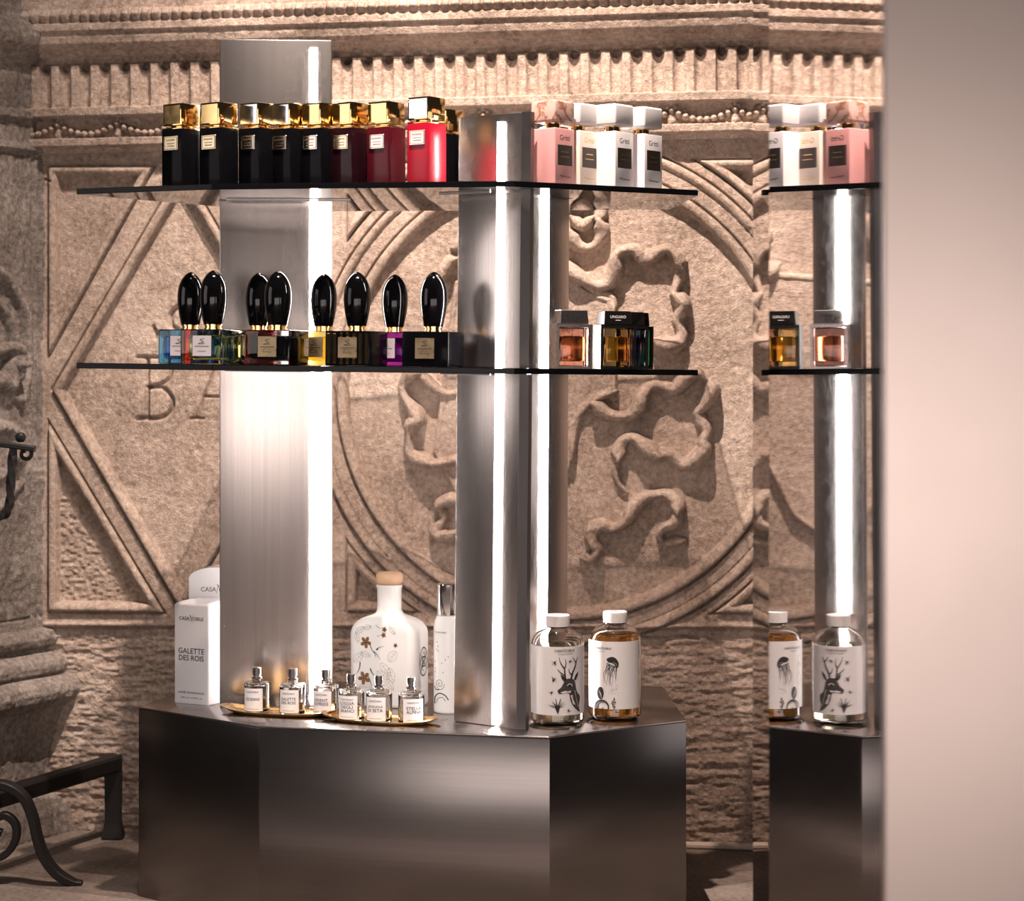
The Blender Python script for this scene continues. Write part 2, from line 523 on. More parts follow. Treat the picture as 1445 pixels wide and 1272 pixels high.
def grid_mesh(name, pts, m):
    """pts: (nv, nu, 3) array"""
    nv, nu, _ = pts.shape
    me = bpy.data.meshes.new(name)
    me.vertices.add(nv*nu); me.vertices.foreach_set('co', pts.reshape(-1).astype(np.float32))
    idx = np.arange(nv*nu).reshape(nv, nu)
    q = np.stack([idx[:-1, :-1], idx[:-1, 1:], idx[1:, 1:], idx[1:, :-1]], -1).reshape(-1, 4)
    nf = len(q)
    me.loops.add(nf*4); me.loops.foreach_set('vertex_index', q.reshape(-1).astype(np.int32))
    me.polygons.add(nf); me.polygons.foreach_set('loop_start', (np.arange(nf)*4).astype(np.int32))
    me.polygons.foreach_set('loop_total', np.full(nf, 4, np.int32))
    me.polygons.foreach_set('use_smooth', np.ones(nf, bool))
    me.update(calc_edges=True); me.validate()
    me.materials.append(m)
    return struct(link(bpy.data.objects.new(name, me)))

STEP = 0.0015
u0 = W(20, 700)[0]; u1 = W(1330, 700)[0]
v_split = W(60, 219)[1]
v_top = W(60, -45)[1]; v_bot = W(900, 1225)[1] - 0.03

def wall_xyz(U, V, H):
    o = np.array(O_W); eu = np.array(EU); ev = np.array(EV); n = np.array(NW)
    return o + U[..., None]*eu + V[..., None]*ev + H[..., None]*n

def recess(d, torus=0.0165, depth=0.015, groove=0.0025):
    """moulded edge of a sunk panel: groove, rounded moulding, step down"""
    h = np.zeros(d.shape)
    g = np.exp(-((d - groove)/0.0016)**2)*(-0.009)
    t = (d - groove - 0.001)/torus
    roll = np.where((t > 0) & (t < 1), 0.0105*np.sqrt(np.clip(1 - (2*np.clip(t, 0, 1) - 1)**2, 0, 1)) - 0.006*np.clip(t, 0, 1), 0)
    floor = -depth*sstep(groove + torus*0.98, groove + torus*1.12, d)
    h = np.where(d > 0, g + roll + floor, g)
    return h

def build_wall():
    us = np.arange(u0, u1, STEP); vs = np.arange(v_bot, v_split + STEP, STEP)
    U, V = np.meshgrid(us, vs)
    H = np.zeros(U.shape)
    rough = np.zeros(U.shape)
    def poly(pxs): return [W(*p) for p in pxs]
    # left compartment: lozenge and four corner triangles
    lcx, lcy = 257, 550
    def loz(k): return poly([(lcx - 167 - k*1.158, lcy), (lcx, lcy - 286 - k*1.98), (lcx + 167 + k*1.158, lcy), (lcx, lcy + 286 + k*1.98)])
    d = poly_sd(U, V, loz(17)); H += recess(d)
    field = d > 0.02
    tris = [[(66, 588), (66, 866), (236, 868)], [(66, 232), (66, 512), (222, 232)],
            [(449, 588), (449, 868), (279, 868)], [(449, 230), (449, 512), (292, 230)]]
    for i, t in enumerate(tris):
        d = poly_sd(U, V, poly(t)); H += recess(d)
        rough = np.maximum(rough, sstep(0.018, 0.021, d)*(1.0 if i % 2 == 0 else 0.15))
    # carved letters
    def carve(pxs, w, depth, smooth=0):
        nonlocal H
        pts = poly(pxs)
        if smooth: pts = [tuple(p)[:2] for p in catmull([(a, b_, 0) for a, b_ in pts], smooth)]
        dd, _, _ = line_d(U, V, pts)
        H = H - 1.5*depth*np.clip(1 - dd/w, 0, 1)
    carve([(251, 430), (262, 424), (270, 436)], 0.003, 0.005, 5)
    carve([(252, 430), (239, 442), (238, 458), (252, 470), (262, 482)], 0.006, 0.008, 6)
    carve([(213, 462), (222, 474), (240, 478), (256, 474)], 0.004, 0.006, 5)
    carve([(213, 460), (217, 478)], 0.0035, 0.006)
    carve([(204, 507), (204, 590)], 0.006, 0.008)
    carve([(190, 504), (230, 506), (238, 520), (232, 538), (204, 547)], 0.0045, 0.007, 6)
    carve([(204, 547), (228, 549), (240, 566), (236, 582), (222, 590), (190, 591)], 0.0055, 0.008, 6)
    carve([(305, 506), (274, 590)], 0.0035, 0.006); carve([(266, 591), (284, 591)], 0.003, 0.005)
    carve([(285, 560), (330, 560)], 0.0035, 0.006); carve([(305, 506), (342, 590)], 0.006, 0.008)
    # right compartment: great roundel inside a rectangle
    cu, cv = W(793, 553)
    R = 1.206e-3
    r = np.hypot(U - cu, V - cv)
    din = 361*R - r
    outer_rect = poly([(487, 228), (1105, 222), (1105, 869), (487, 866)])
    dr = poly_sd(U, V, outer_rect)
    dsp = np.minimum(dr, r - 373*R)
    H += recess(dsp); rough = np.maximum(rough, sstep(0.018, 0.021, dsp))
    H += np.where(din > -0.004, recess(din, 0.018, 0.0), 0)
    H += np.where(din > 0.03, recess(din - 0.042, 0.020, 0.014), 0)
    inside = din > 0.066
    field |= inside
    # mantling and shield inside the roundel
    FL = -0.014
    Rl = np.full(U.shape, -1.0)
    sh = poly([(640, 395), (800, 383), (830, 410), (862, 419), (870, 438), (871, 553), (846, 562), (826, 577), (812, 602), (806, 660), (770, 730), (715, 770), (660, 730), (610, 640)])
    ds = poly_sd(U, V, sh)
    Rl = np.maximum(Rl, FL + 0.016*sstep(-0.001, 0.004, ds) - 0.003*sstep(0.008, 0.012, ds))
    def ribbon(pxs, w, hgt, sub=7, wob=0.25, ph=0.0):
        nonlocal Rl
        pts = [tuple(p)[:2] for p in catmull([(*W(*p), 0) for p in pxs], sub)]
        a = np.array(pts); mg = w*1.6
        i0, i1 = np.searchsorted(vs, [a[:, 1].min()-mg, a[:, 1].max()+mg]); j0, j1 = np.searchsorted(us, [a[:, 0].min()-mg, a[:, 0].max()+mg])
        sl = (slice(i0, i1), slice(j0, j1))
        dd, al, L = line_d(U[sl], V[sl], pts)
        ww = w*(1 + wob*np.sin(al*70 + ph))*np.clip(np.minimum(al, L - al)/0.018 + 0.45, 0.45, 1)
        hh = 0.95*hgt*(1 + 0.25*np.sin(al*55 + ph*2))
        prof = np.clip(1 - (dd/ww)**2, 0, 1)**0.32
        Rl[sl] = np.maximum(Rl[sl], np.where(dd < ww, FL + hh*prof, -1))
    ribbon([(805, 288), (812, 274), (828, 268), (845, 275), (849, 295), (843, 310)], 0.011, 0.030)
    ribbon([(846, 312), (849, 330), (841, 345), (826, 350), (812, 343), (804, 328)], 0.011, 0.030, ph=1)
    ribbon([(806, 306), (822, 318), (838, 306)], 0.009, 0.022)
    ribbon([(790, 372), (806, 384), (824, 396), (842, 404), (858, 398), (868, 382), (869, 364), (880, 354), (896, 353), (908, 364), (922, 361), (940, 352), (954, 361), (962, 380)], 0.012, 0.034)
    ribbon([(962, 378), (956, 398), (951, 414), (958, 424)], 0.010, 0.032, ph=2)
    ribbon([(951, 416), (964, 430), (956, 452), (962, 470), (956, 484), (938, 488), (920, 480)], 0.0115, 0.034, ph=.5)
    ribbon([(838, 570), (856, 584), (882, 588), (900, 577), (909, 556), (920, 545), (938, 546), (953, 549), (966, 537), (985, 527), (1002, 538)], 0.0115, 0.034, ph=1.2)
    ribbon([(1002, 536), (1004, 554), (994, 572), (984, 584), (994, 596)], 0.0105, 0.033, ph=.2)
    ribbon([(984, 588), (997, 606), (993, 622), (994, 634), (982, 648), (964, 656), (946, 642), (926, 642), (908, 628), (895, 618), (882, 620), (874, 632), (873, 648)], 0.012, 0.034, ph=2.2)
    ribbon([(873, 640), (868, 664), (874, 684), (884, 696)], 0.006, 0.012)
    ribbon([(956, 724), (955, 708), (940, 698), (926, 698), (908, 703), (894, 716), (884, 736), (866, 746), (850, 742), (836, 750), (836, 766), (844, 776), (836, 788), (822, 788)], 0.011, 0.032, ph=.8)
    ribbon([(956, 718), (953, 738), (932, 750), (936, 766), (964, 764)], 0.0085, 0.026)
    ribbon([(870, 552), (848, 560), (826, 575), (812, 600), (806, 650)], 0.006, 0.020, wob=0.05)
    ribbon([(800, 383), (822, 399), (842, 413), (863, 418), (866, 440)], 0.006, 0.019, wob=0.05)
    # left half, seen between the two uprights
    ribbon([(645, 366), (634, 370), (627, 382), (624, 396)], 0.011, 0.032)
    ribbon([(592, 527), (578, 530), (568, 545), (572, 562), (584, 578), (590, 592), (578, 600), (578, 622), (580, 640), (596, 650), (618, 654), (650, 648)], 0.0105, 0.033, ph=1)
    ribbon([(588, 528), (600, 534), (612, 546), (630, 556), (655, 552)], 0.0085, 0.024)
    ribbon([(650, 704), (632, 706), (619, 714), (626, 732), (614, 750), (630, 758), (650, 752)], 0.010, 0.030, ph=.4)
    ribbon([(700, 300), (670, 312), (660, 335), (640, 350)], 0.012, 0.030)
    H = np.where(inside, np.maximum(H, Rl), H)
    # lower tooled course
    ledge = W(60, 884)[1]
    low = sstep(0.0, -0.004, V - ledge)
    H += -0.006*low + 0.004*np.exp(-((V - ledge - 0.0035)/0.0035)**2) - 0.004*np.exp(-((V - ledge + 0.003)/0.002)**2)
    # roughness of the stone
    n = vnoise(U.shape, (4, 4), 1)*0.6 + vnoise(U.shape, (9, 9), 2)
    big = vnoise(U.shape, (60, 60), 3) - 0.5
    H += (n - 0.8)*0.0007*(1 + 1.2*field) + big*0.002
    tool = vnoise(U.shape, (3.5, 16), 4)*0.6 + vnoise(U.shape, (6, 34), 5)*0.8 + vnoise(U.shape, (3, 5), 6)*0.5
    H += low*(tool - 0.95)*0.0055
    st = vnoise(U.shape, (3.4, 5.0), 8) + 0.7*vnoise(U.shape, (5, 4), 9)
    H += rough*(st - 0.85)*0.0036
    # a few cracks and chips
    for k in range(14):
        uu = RNG.uniform(u0, u1); vv = RNG.uniform(v_bot + 0.1, v_split)
        rr = RNG.uniform(0.003, 0.008)
        H -= 0.003*np.exp(-(((U-uu)/(rr*1.6))**2 + ((V-vv)/rr)**2))
    carve([(50, 255), (62, 253), (72, 256)], 0.003, 0.005)
    carve([(905, 901), (940, 903), (968, 899), (985, 902)], 0.004, 0.006)
    grid_mesh('wall_back', wall_xyz(U, V, H), M['stone'])

def build_cornice():
    us = np.arange(u0, u1, STEP); vs = np.arange(v_split, v_top, STEP)
    U, V = np.meshgrid(us, vs)
    y60 = lambda y: W(60, y)[1]
    # profile: (pixel row at column 60, projection)
    prof = [(221, 0.0), (219, 0.012), (212, 0.016), (210, 0.032), (199, 0.034), (198, 0.017), (171, 0.016), (169, 0.041), (157, 0.043), (156, 0.031),
            (97, 0.031), (95, 0.022), (86, 0.020), (84, 0.034), (79, 0.036), (77, 0.050), (70, 0.058), (62, 0.062), (55, 0.063), (54, 0.069), (43, 0.070), (42, 0.066), (33, 0.074), (25, 0.070), (24, 0.060), (-60, 0.060)]
    pv = np.array([y60(a) for a, _ in prof]); ph = np.array([b_ for _, b_ in prof])
    o = np.argsort(pv)
    H = np.interp(V, pv[o], ph[o])
    # egg course
    pe = 0.0178
    e0, e1 = y60(42), y60(25)
    ph_ = (U/pe) % 1.0 - 0.5; tv = (V - e0)/(e1 - e0)*2 - 1
    m_ = (V > e0) & (V < e1)
    H += np.where(m_, 0.006*np.sqrt(np.clip(1 - (ph_/0.46)**2 - (tv*0.85)**2, 0, 1)) - 0.006*np.exp(-((np.abs(ph_) - 0.5)/0.10)**2), 0)
    # flutes with drilled heads
    pf = 0.0354
    f0, f1 = y60(156), y60(97)
    uo = W(62, 120)[0]
    ph_ = ((U - uo)/pf) % 1.0
    x = (ph_ - 0.34)/0.30
    m_ = (V > f0) & (V < f1)
    H += np.where(m_ & (np.abs(x) < 1), -0.013*np.sqrt(np.clip(1 - x*x, 0, 1)), 0)
    hv = y60(99)
    dd = np.hypot((ph_ - 0.34)*pf, V - hv)
    H -= 0.016*(1 - sstep(0.0065, 0.0085, dd))
    # beads on a festoon
    per = 0.1063; ub = W(88, 182)[0]
    k0 = int((u0 - ub)/per) - 1; k1 = int((u1 - ub)/per) + 1
    vt, vb = y60(180), y60(193)
    def bead(bu, bv, rb, hb):
        i0, i1 = np.searchsorted(vs, [bv - rb, bv + rb]); j0, j1 = np.searchsorted(us, [bu - rb, bu + rb])
        if i1 <= i0 or j1 <= j0: return
        q = np.clip(1 - ((U[i0:i1, j0:j1]-bu)**2 + (V[i0:i1, j0:j1]-bv)**2)/rb**2, 0, 1)
        H[i0:i1, j0:j1] = np.maximum(H[i0:i1, j0:j1], 0.016 + hb*np.sqrt(q)*(q > 0))
    for k in range(k0, k1 + 1):
        c = ub + per*k
        for i in range(9):
            t = i/9.0
            bead(c + per*t, vt + (vb - vt)*math.sin(math.pi*t), 0.0062, 0.017)
        for du, dv, rb in ((0, 0.010, 0.006), (-0.006, 0.006, 0.005), (0.006, 0.006, 0.005), (0, -0.010, 0.0075), (0, -0.017, 0.0085)):
            bead(c + du, vt + dv, rb, 0.011)
    n = vnoise(U.shape, (4, 4), 21)*0.6 + vnoise(U.shape, (9, 9), 22)
    H += (n - 0.8)*0.0013 + (vnoise(U.shape, (50, 50), 23) - 0.5)*0.003
    grid_mesh('trim_1', wall_xyz(U, V, H), M['stone'])

def build_left():
    K = wall_point(W(52, 700)[0], 0)
    g = Vector((-0.5, -0.866, 0)); mm = Vector((0.866, -0.5, 0))
    ss = np.arange(-0.10, 0.46, 0.002); zs = np.arange(-0.01, 1.52, 0.002)
    S, Z = np.meshgrid(ss, zs)
    yz = lambda y: EYE - (y - HY)/F*3.72
    prof = [(-80, 0.010), (18, 0.010), (20, 0.022), (34, 0.024), (37, 0.030), (45, 0.040), (58, 0.044), (70, 0.038), (76, 0.026), (90, 0.010), (96, 0.004), (158, 0.004), (160, 0.014), (170, 0.016), (173, 0.004),
            (204, 0.006), (206, 0.014), (214, 0.016), (218, 0.002), (868, 0.0), (872, 0.004), (884, 0.006), (886, 0.018), (898, 0.024), (908, 0.020), (913, 0.006), (917, 0.012), (920, 0.024), (926, 0.038), (934, 0.042),
            (943, 0.040), (948, 0.030), (950, 0.046), (958, 0.062), (968, 0.066), (978, 0.062), (988, 0.048), (996, 0.036), (1020, 0.024), (1045, 0.016), (1060, 0.012), (1115, 0.012), (1125, 0.030), (1140, 0.044), (1165, 0.052), (1240, 0.056)]
    pz = np.array([yz(a) for a, _ in prof]); ph = np.array([b_ for _, b_ in prof]); o = np.argsort(pz)
    H = np.interp(Z, pz[o], ph[o])
    # fluted rim and carved swags on the shaft
    shaft = (Z < yz(222)) & (Z > yz(866))
    H += np.where(shaft, 0.0035*np.cos(np.clip(S, 0, 0.03)/0.03*2*math.pi*2), 0)
    def swag(pts, w, h):
        nonlocal H
        p = [tuple(q)[:2] for q in catmull([(s, yz(y), 0) for s, y in pts], 6)]
        dd, al, L = line_d(S, Z, p)
        H = H + h*np.clip(1 - (dd/w)**2, 0, 1)**0.5
    swag([(0.13, 380), (0.09, 400), (0.055, 440), (0.045, 500), (0.06, 560)], 0.011, 0.018)
    swag([(0.15, 410), (0.11, 430), (0.08, 470), (0.07, 530)], 0.009, 0.014)
    swag([(0.12, 495), (0.085, 490), (0.07, 500), (0.08, 510)], 0.010, 0.020)
    swag([(0.11, 535), (0.09, 540), (0.085, 520)], 0.017, 0.024)
    swag([(0.13, 600), (0.09, 600), (0.07, 615), (0.075, 640)], 0.012, 0.018)
    swag([(0.14, 680), (0.09, 660), (0.05, 640)], 0.007, 0.010); swag([(0.14, 720), (0.09, 700), (0.055, 676)], 0.007, 0.010)
    n = vnoise(S.shape, (4, 4), 31)*0.7 + vnoise(S.shape, (10, 7), 32) + vnoise(S.shape, (26, 18), 33)*1.6
    H += (n - 1.6)*0.0034
    o3 = np.array(K); pts = o3 + S[..., None]*np.array(g) + Z[..., None]*np.array((0, 0, 1)) + H[..., None]*np.array(mm)
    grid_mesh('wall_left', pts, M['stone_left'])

build_wall(); build_cornice(); build_left()

# hearth floor
us = np.linspace(-2.0, 2.2, 240); ys = np.linspace(2.75, 3.95, 70)
XX, YY = np.meshgrid(us, ys)
hh = np.minimum((vnoise(XX.shape, (9, 14), 41) - 0.5)*0.006 + (vnoise(XX.shape, (30, 30), 42) - 0.5)*0.006, 0.0)
grid_mesh('floor_hearth', np.stack([XX, YY, hh], -1), M['hearth'])
XX, YY = np.meshgrid(np.linspace(-4.0, 3.5, 60), np.linspace(-3.0, 2.75, 50))
grid_mesh('floor', np.stack([XX, YY, XX*0 - 0.0015], -1), M['shop_floor'])
# pale strip where the wall meets the hearth on the right
bm = bmesh.new()
pth = [wall_point(W(px, 700)[0], 0, 0.012) for px in range(935, 1300, 30)]
add_sweep(bm, [(p.x, p.y, 0.004) for p in pth], rect2(0.016, 0.010, 0.6))
struct(bm_obj('trim_2', bm, M['strip']))

# ------------------------------------------------------------------ display stand: plinth, uprights with light strips, brackets
ZB = 0.29
st = thing('steel_plinth', 'brushed steel hexagonal plinth carrying the three uprights, trays and bottles', 'plinth', (-0.15, 3.2, 0))
SO = Vector((-0.15, 3.2, 0))
base = [(-0.572, 3.256), (-0.367, 3.086), (0.053, 3.0), (0.257, 3.135), (0.245, 3.46), (-0.50, 3.53)]
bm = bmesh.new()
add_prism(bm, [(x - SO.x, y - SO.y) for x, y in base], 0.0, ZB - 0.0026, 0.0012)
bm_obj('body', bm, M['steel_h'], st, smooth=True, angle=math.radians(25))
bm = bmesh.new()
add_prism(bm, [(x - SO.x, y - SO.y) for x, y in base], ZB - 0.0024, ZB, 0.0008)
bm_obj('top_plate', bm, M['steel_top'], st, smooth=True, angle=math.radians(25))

SHELF_T = 1.0705                # middle of the upper shelf
def mid_z(x): return EYE - 0.0190 - 0.0116*x
TILT = math.atan(0.0116)

UPR = []
def upright(label, a, b, ztop, led_t, led_w, thick=0.011, lean=0.0, led_z0=None, led_z1=None, edge=False, flange=None, back=None):
    """flat steel upright from a to b (front face line, seen left to right) with a light strip let into its face"""
    a = Vector((*a, 0)); b = Vector((*b, 0))
    t = (b - a).normalized(); n = Vector((t.y, -t.x, 0))      # n points to the viewer
    if n.y > 0: n = -n
    def pt(s, d, z): return a + t*s - n*d + Vector((lean*(z - ZB), 0, z)) - RT
    L = (b - a).length
    mid = (a + b)/2
    root = thing('steel_upright', label, 'upright', (mid.x, mid.y, ZB), 0, 'steel uprights with light strips')
    RT = Vector((mid.x, mid.y, ZB))
    bm = bmesh.new()
    z0 = ZB + 0.0005
    vs = [bm.verts.new(pt(s, d, z)) for z in (z0, ztop) for s, d in ((0, 0), (L, 0), (L, thick), (0, thick))]
    fs = [bm.faces.new([vs[i] for i in f]) for f in ((3, 2, 1, 0), (4, 5, 6, 7), (0, 1, 5, 4), (1, 2, 6, 5), (2, 3, 7, 6), (3, 0, 4, 7))]
    bmesh.ops.bevel(bm, geom=list(bm.edges), offset=0.0012, segments=2, profile=0.5, affect='EDGES')
    up = bm_obj('plate', bm, M['steel_v'], root, smooth=True, angle=math.radians(50))
    bm = bmesh.new()
    s0 = led_t - led_w/2; s1 = led_t + led_w/2
    lz0 = led_z0 or (ZB + 0.004); lz1 = led_z1 or (ztop - 0.012)
    vs = [bm.verts.new(pt(s, d, z)) for z in (lz0, lz1) for s, d in ((s0 + 0.0005, -0.0032), (s1 - 0.0005, -0.0032), (s1, 0.001), (s0, 0.001))]
    for f in ((3, 2, 1, 0), (4, 5, 6, 7), (0, 1, 5, 4), (1, 2, 6, 5), (2, 3, 7, 6), (3, 0, 4, 7)): bm.faces.new([vs[i] for i in f])
    bm_obj('light_strip', bm, M['led'], root)
    if back:
        bm = bmesh.new()
        vs = [bm.verts.new(pt(s, d, z)) for z in (ZB + 0.004, back[1]) for s, d in ((back[0] - 0.005, thick - 0.001), (back[0] + 0.005, thick - 0.001), (back[0] + 0.005, thick + 0.0025), (back[0] - 0.005, thick + 0.0025))]
        for f in ((3, 2, 1, 0), (4, 5, 6, 7), (0, 1, 5, 4), (1, 2, 6, 5), (2, 3, 7, 6), (3, 0, 4, 7)): bm.faces.new([vs[i] for i in f])
        bmesh.ops.recalc_face_normals(bm, faces=bm.faces)
        bm_obj('light_strip', bm, M['led_back'], root)
    if edge:
        bm = bmesh.new()
        vs = [bm.verts.new(pt(s, d, z)) for z in (z0, ztop) for s, d in ((L, -0.001), (L + 0.013, 0.004), (L + 0.011, thick + 0.004), (L, thick))]
        for f in ((3, 2, 1, 0), (4, 5, 6, 7), (0, 1, 5, 4), (1, 2, 6, 5), (2, 3, 7, 6), (3, 0, 4, 7)): bm.faces.new([vs[i] for i in f])
        bm_obj('edge_channel', bm, M['steel_dark'], root)
    if flange:
        bm = bmesh.new()
        s2 = s1 + 0.0008
        vs = [bm.verts.new(pt(s, d, z)) for z in (z0, flange) for s, d in ((s2, -0.0006), (L + 0.0002, -0.0140), (L + 0.0012, -0.0140), (L + 0.0012, 0.004), (s2, 0.004))]
        for f in ((4, 3, 2, 1, 0), (5, 6, 7, 8, 9), (0, 1, 6, 5), (1, 2, 7, 6), (2, 3, 8, 7), (3, 4, 9, 8), (4, 0, 5, 9)): bm.faces.new([vs[i] for i in f])
        bm_obj('reflector_flange', bm, M['satin'], root)
    UPR.append((a, b, t, n, thick, lean, bool(flange)))
    return root, RT

yl = 3.25
U1 = upright('tallest steel upright at the left with a glowing light strip near its right edge', (X(310, yl), yl), (X(468, yl + 0.012), yl + 0.012), EYE + 450/F*yl, 0.1435, 0.0115, flange=1.064, back=(0.035, 1.064))
U2 = upright('middle steel upright nearest the viewer with a dark edge channel', (X(640, 3.125), 3.125), (X(729, 3.055), 3.055), EYE + 343/F*3.09, 0.079, 0.0115, lean=0.009, edge=True)
U3 = upright('narrow dark steel upright directly right of the middle one, behind the stone capped bottles', (X(744, 3.15), 3.15), (X(800, 3.225), 3.225), EYE + 338/F*3.16, 0.0357, 0.0155, lean=0.005, back=(0.060, 0.800))

# ------------------------------------------------------------------ glass shelves (slotted around the uprights)
hexa = [(-0.643, 3.138), (-0.43, 3.05), (0.003, 3.0), (0.277, 3.165), (0.257, 3.46), (-0.388, 3.51)]
def shelf(label, zf, tilt):
    bm = bmesh.new(); th = 0.0042
    add_prism(bm, hexa, -th, th, 0.0008)
    for v in bm.verts: v.co.z += zf(v.co.x)
    me = bpy.data.meshes.new('glass_shelf'); bmesh.ops.recalc_face_normals(bm, faces=bm.faces); bm.to_mesh(me); bm.free()
    ob = bpy.data.objects.new('glass_shelf', me); COL.objects.link(ob)
    cuts = []
    for a, b, t, n, thick, lean, fl in UPR:
        c = bmesh.new(); z = zf((a.x + b.x)/2); off = Vector((lean*(z - ZB), 0, 0))
        g = 0.0015
        fo = 0.0080 if not (fl and zf is mid_z) else 0.0165
        q = [a - t*g + n*fo, b + t*(g + 0.014*(lean > 0.006)) + n*fo, b + t*(g + 0.014*(lean > 0.006)) - n*(thick + 0.008), a - t*g - n*(thick + 0.008)]
        add_prism(c, [(p.x + off.x, p.y) for p in q], z - 0.05, z + 0.05)
        bmesh.ops.recalc_face_normals(c, faces=c.faces)
        m2 = bpy.data.meshes.new('cut'); c.to_mesh(m2); c.free()
        co = bpy.data.objects.new('cut', m2); COL.objects.link(co); cuts.append(co)
        md = ob.modifiers.new('b', 'BOOLEAN'); md.operation = 'DIFFERENCE'; md.object = co; md.solver = 'EXACT'
    bpy.context.view_layer.update()
    nm = bpy.data.meshes.new_from_object(ob.evaluated_get(bpy.context.evaluated_depsgraph_get()))
    ob.modifiers.clear(); ob.data = nm; nm.name = 'glass_shelf'
    for c in cuts: bpy.data.objects.remove(c)
    nm.materials.clear(); nm.materials.append(M['tinted']); nm.materials.append(M['black_edge'])
    for p in nm.polygons:
        p.material_index = 0 if abs(p.normal.z) > 0.7 else 1
        p.use_smooth = False
    return tag(ob, label, 'shelf', 'smoked glass shelves')
shelf('upper smoked glass shelf carrying the gold capped bottles and the square white bottles', lambda x: SHELF_T, 0)
shelf('lower smoked glass shelf carrying the bottles with egg shaped black caps', mid_z, TILT)

for (p0, p1, y0, y1, zf, ur) in ((320, 495, 3.238, 3.248, lambda x: SHELF_T, U1), (318, 495, 3.238, 3.248, mid_z, U1), (620, 692, 3.128, 3.075, lambda x: SHELF_T, U2), (622, 692, 3.128, 3.075, mid_z, U2)):
    a = Vector((X(p0, y0), y0, 0)); b = Vector((X(p1, y1), y1, 0))
    t = (b - a).normalized()
    bm = bmesh.new()
    za = zf(a.x) - 0.0042 - 0.0014; zb = zf(b.x) - 0.0042 - 0.0014
    add_sweep(bm, [a + Vector((0, -0.004, za)) - ur[1], b + Vector((0, -0.004, zb)) - ur[1]], rect2(0.0025, 0.0022))
    bm_obj('shelf_bracket', bm, M['steel_dark'], ur[0])

# ------------------------------------------------------------------ upper shelf, left: lacquered bottles with gold caps
ZT = SHELF_T + 0.0043
def gold_bottle(label, px, y, mat, plaque='plaque', face=None, yaw=-36):
    t = thing('perfume_bottle', label, 'perfume bottle', (X(px, y), y, ZT), math.radians(yaw), 'gold capped square bottles on the upper shelf')
    box('body', (0.0405, 0.0405, 0.0870), M[mat], t, 0, 0.0008)
    box('collar', (0.0395, 0.0395, 0.0022), M['gold'], t, 0.0871, 0.0006)
    box('neck', (0.022, 0.022, 0.0030), M['gold'], t, 0.0893, 0.0004)
    cap = box('cap', (0.0385, 0.0385, 0.0330), M['gold'], t, 0.0920, 0.0012)
    bm = bmesh.new()
    add_box(bm, -0.0165, 0.0165, -0.0200, -0.0191, 0.0945, 0.1225, 0.0003, 1)
    bm_obj('cap_plate', bm, M[face or 'gold'], cap)
    bm = bmesh.new()
    add_box(bm, -0.0150, 0.0135, -0.0216, -0.0203, 0.0560, 0.0770, 0.0005, 1)
    pl = bm_obj('plaque', bm, M[plaque], t)
    bm = bmesh.new()
    for x0, x1, z0, z1 in ((-0.0138, 0.0123, 0.0745, 0.0758), (-0.0138, 0.0123, 0.0572, 0.0585), (-0.0138, -0.0125, 0.0572, 0.0758), (0.0110, 0.0123, 0.0572, 0.0758)):
        add_box(bm, x0, x1, -0.0220, -0.0216, z0, z1)
    for i in range(9): add_box(bm, -0.0100 + i*0.0021, -0.0090 + i*0.0021, -0.0220, -0.0216, 0.0695, 0.0725)
    for i in range(7): add_box(bm, -0.0080 + i*0.0022, -0.0066 + i*0.0022, -0.0220, -0.0216, 0.0612, 0.0632)
    add_box(bm, -0.0085, 0.0070, -0.0219, -0.0216, 0.0650, 0.0668)
    bm_obj('plaque_relief', bm, M['brass'], pl)
    return t
gb = [
    ('black lacquer bottle with gold cap at the left end of the upper shelf', 256, 3.150, 'black', 'plaque', None),
    ('black gold capped bottle second from the left end of the upper shelf', 309, 3.135, 'black', 'plaque', None),
    ('black bottle whose cap shows a plain pale blue grey mirrored face', 364, 3.140, 'black', 'silver', 'silver'),
    ('black bottle beside the pale blue faced cap, its own mirrored face holding a brown patch', 408, 3.145, 'black', 'silver', 'silver'),
    ('black bottle with golden cap directly in front of the lit strip of the tallest upright', 451, 3.140, 'black', 'silver', None),
    ('plum black bottle with gold cap just left of the dark red one', 494, 3.135, 'plum', 'plaque', None),
    ('dark red lacquer bottle with gold cap beside the crimson one', 545, 3.125, 'darkred', 'silver', None),
    ('crimson bottle with gold cap and a side face lit bright pink', 602, 3.068, 'red', 'silver', 'silver'),
]
for row in gb: gold_bottle(*row)
t = gold_bottle('dark bottle mostly hidden between the crimson bottle and the steel upright', 629, 3.225, 'black', 'plaque', None)

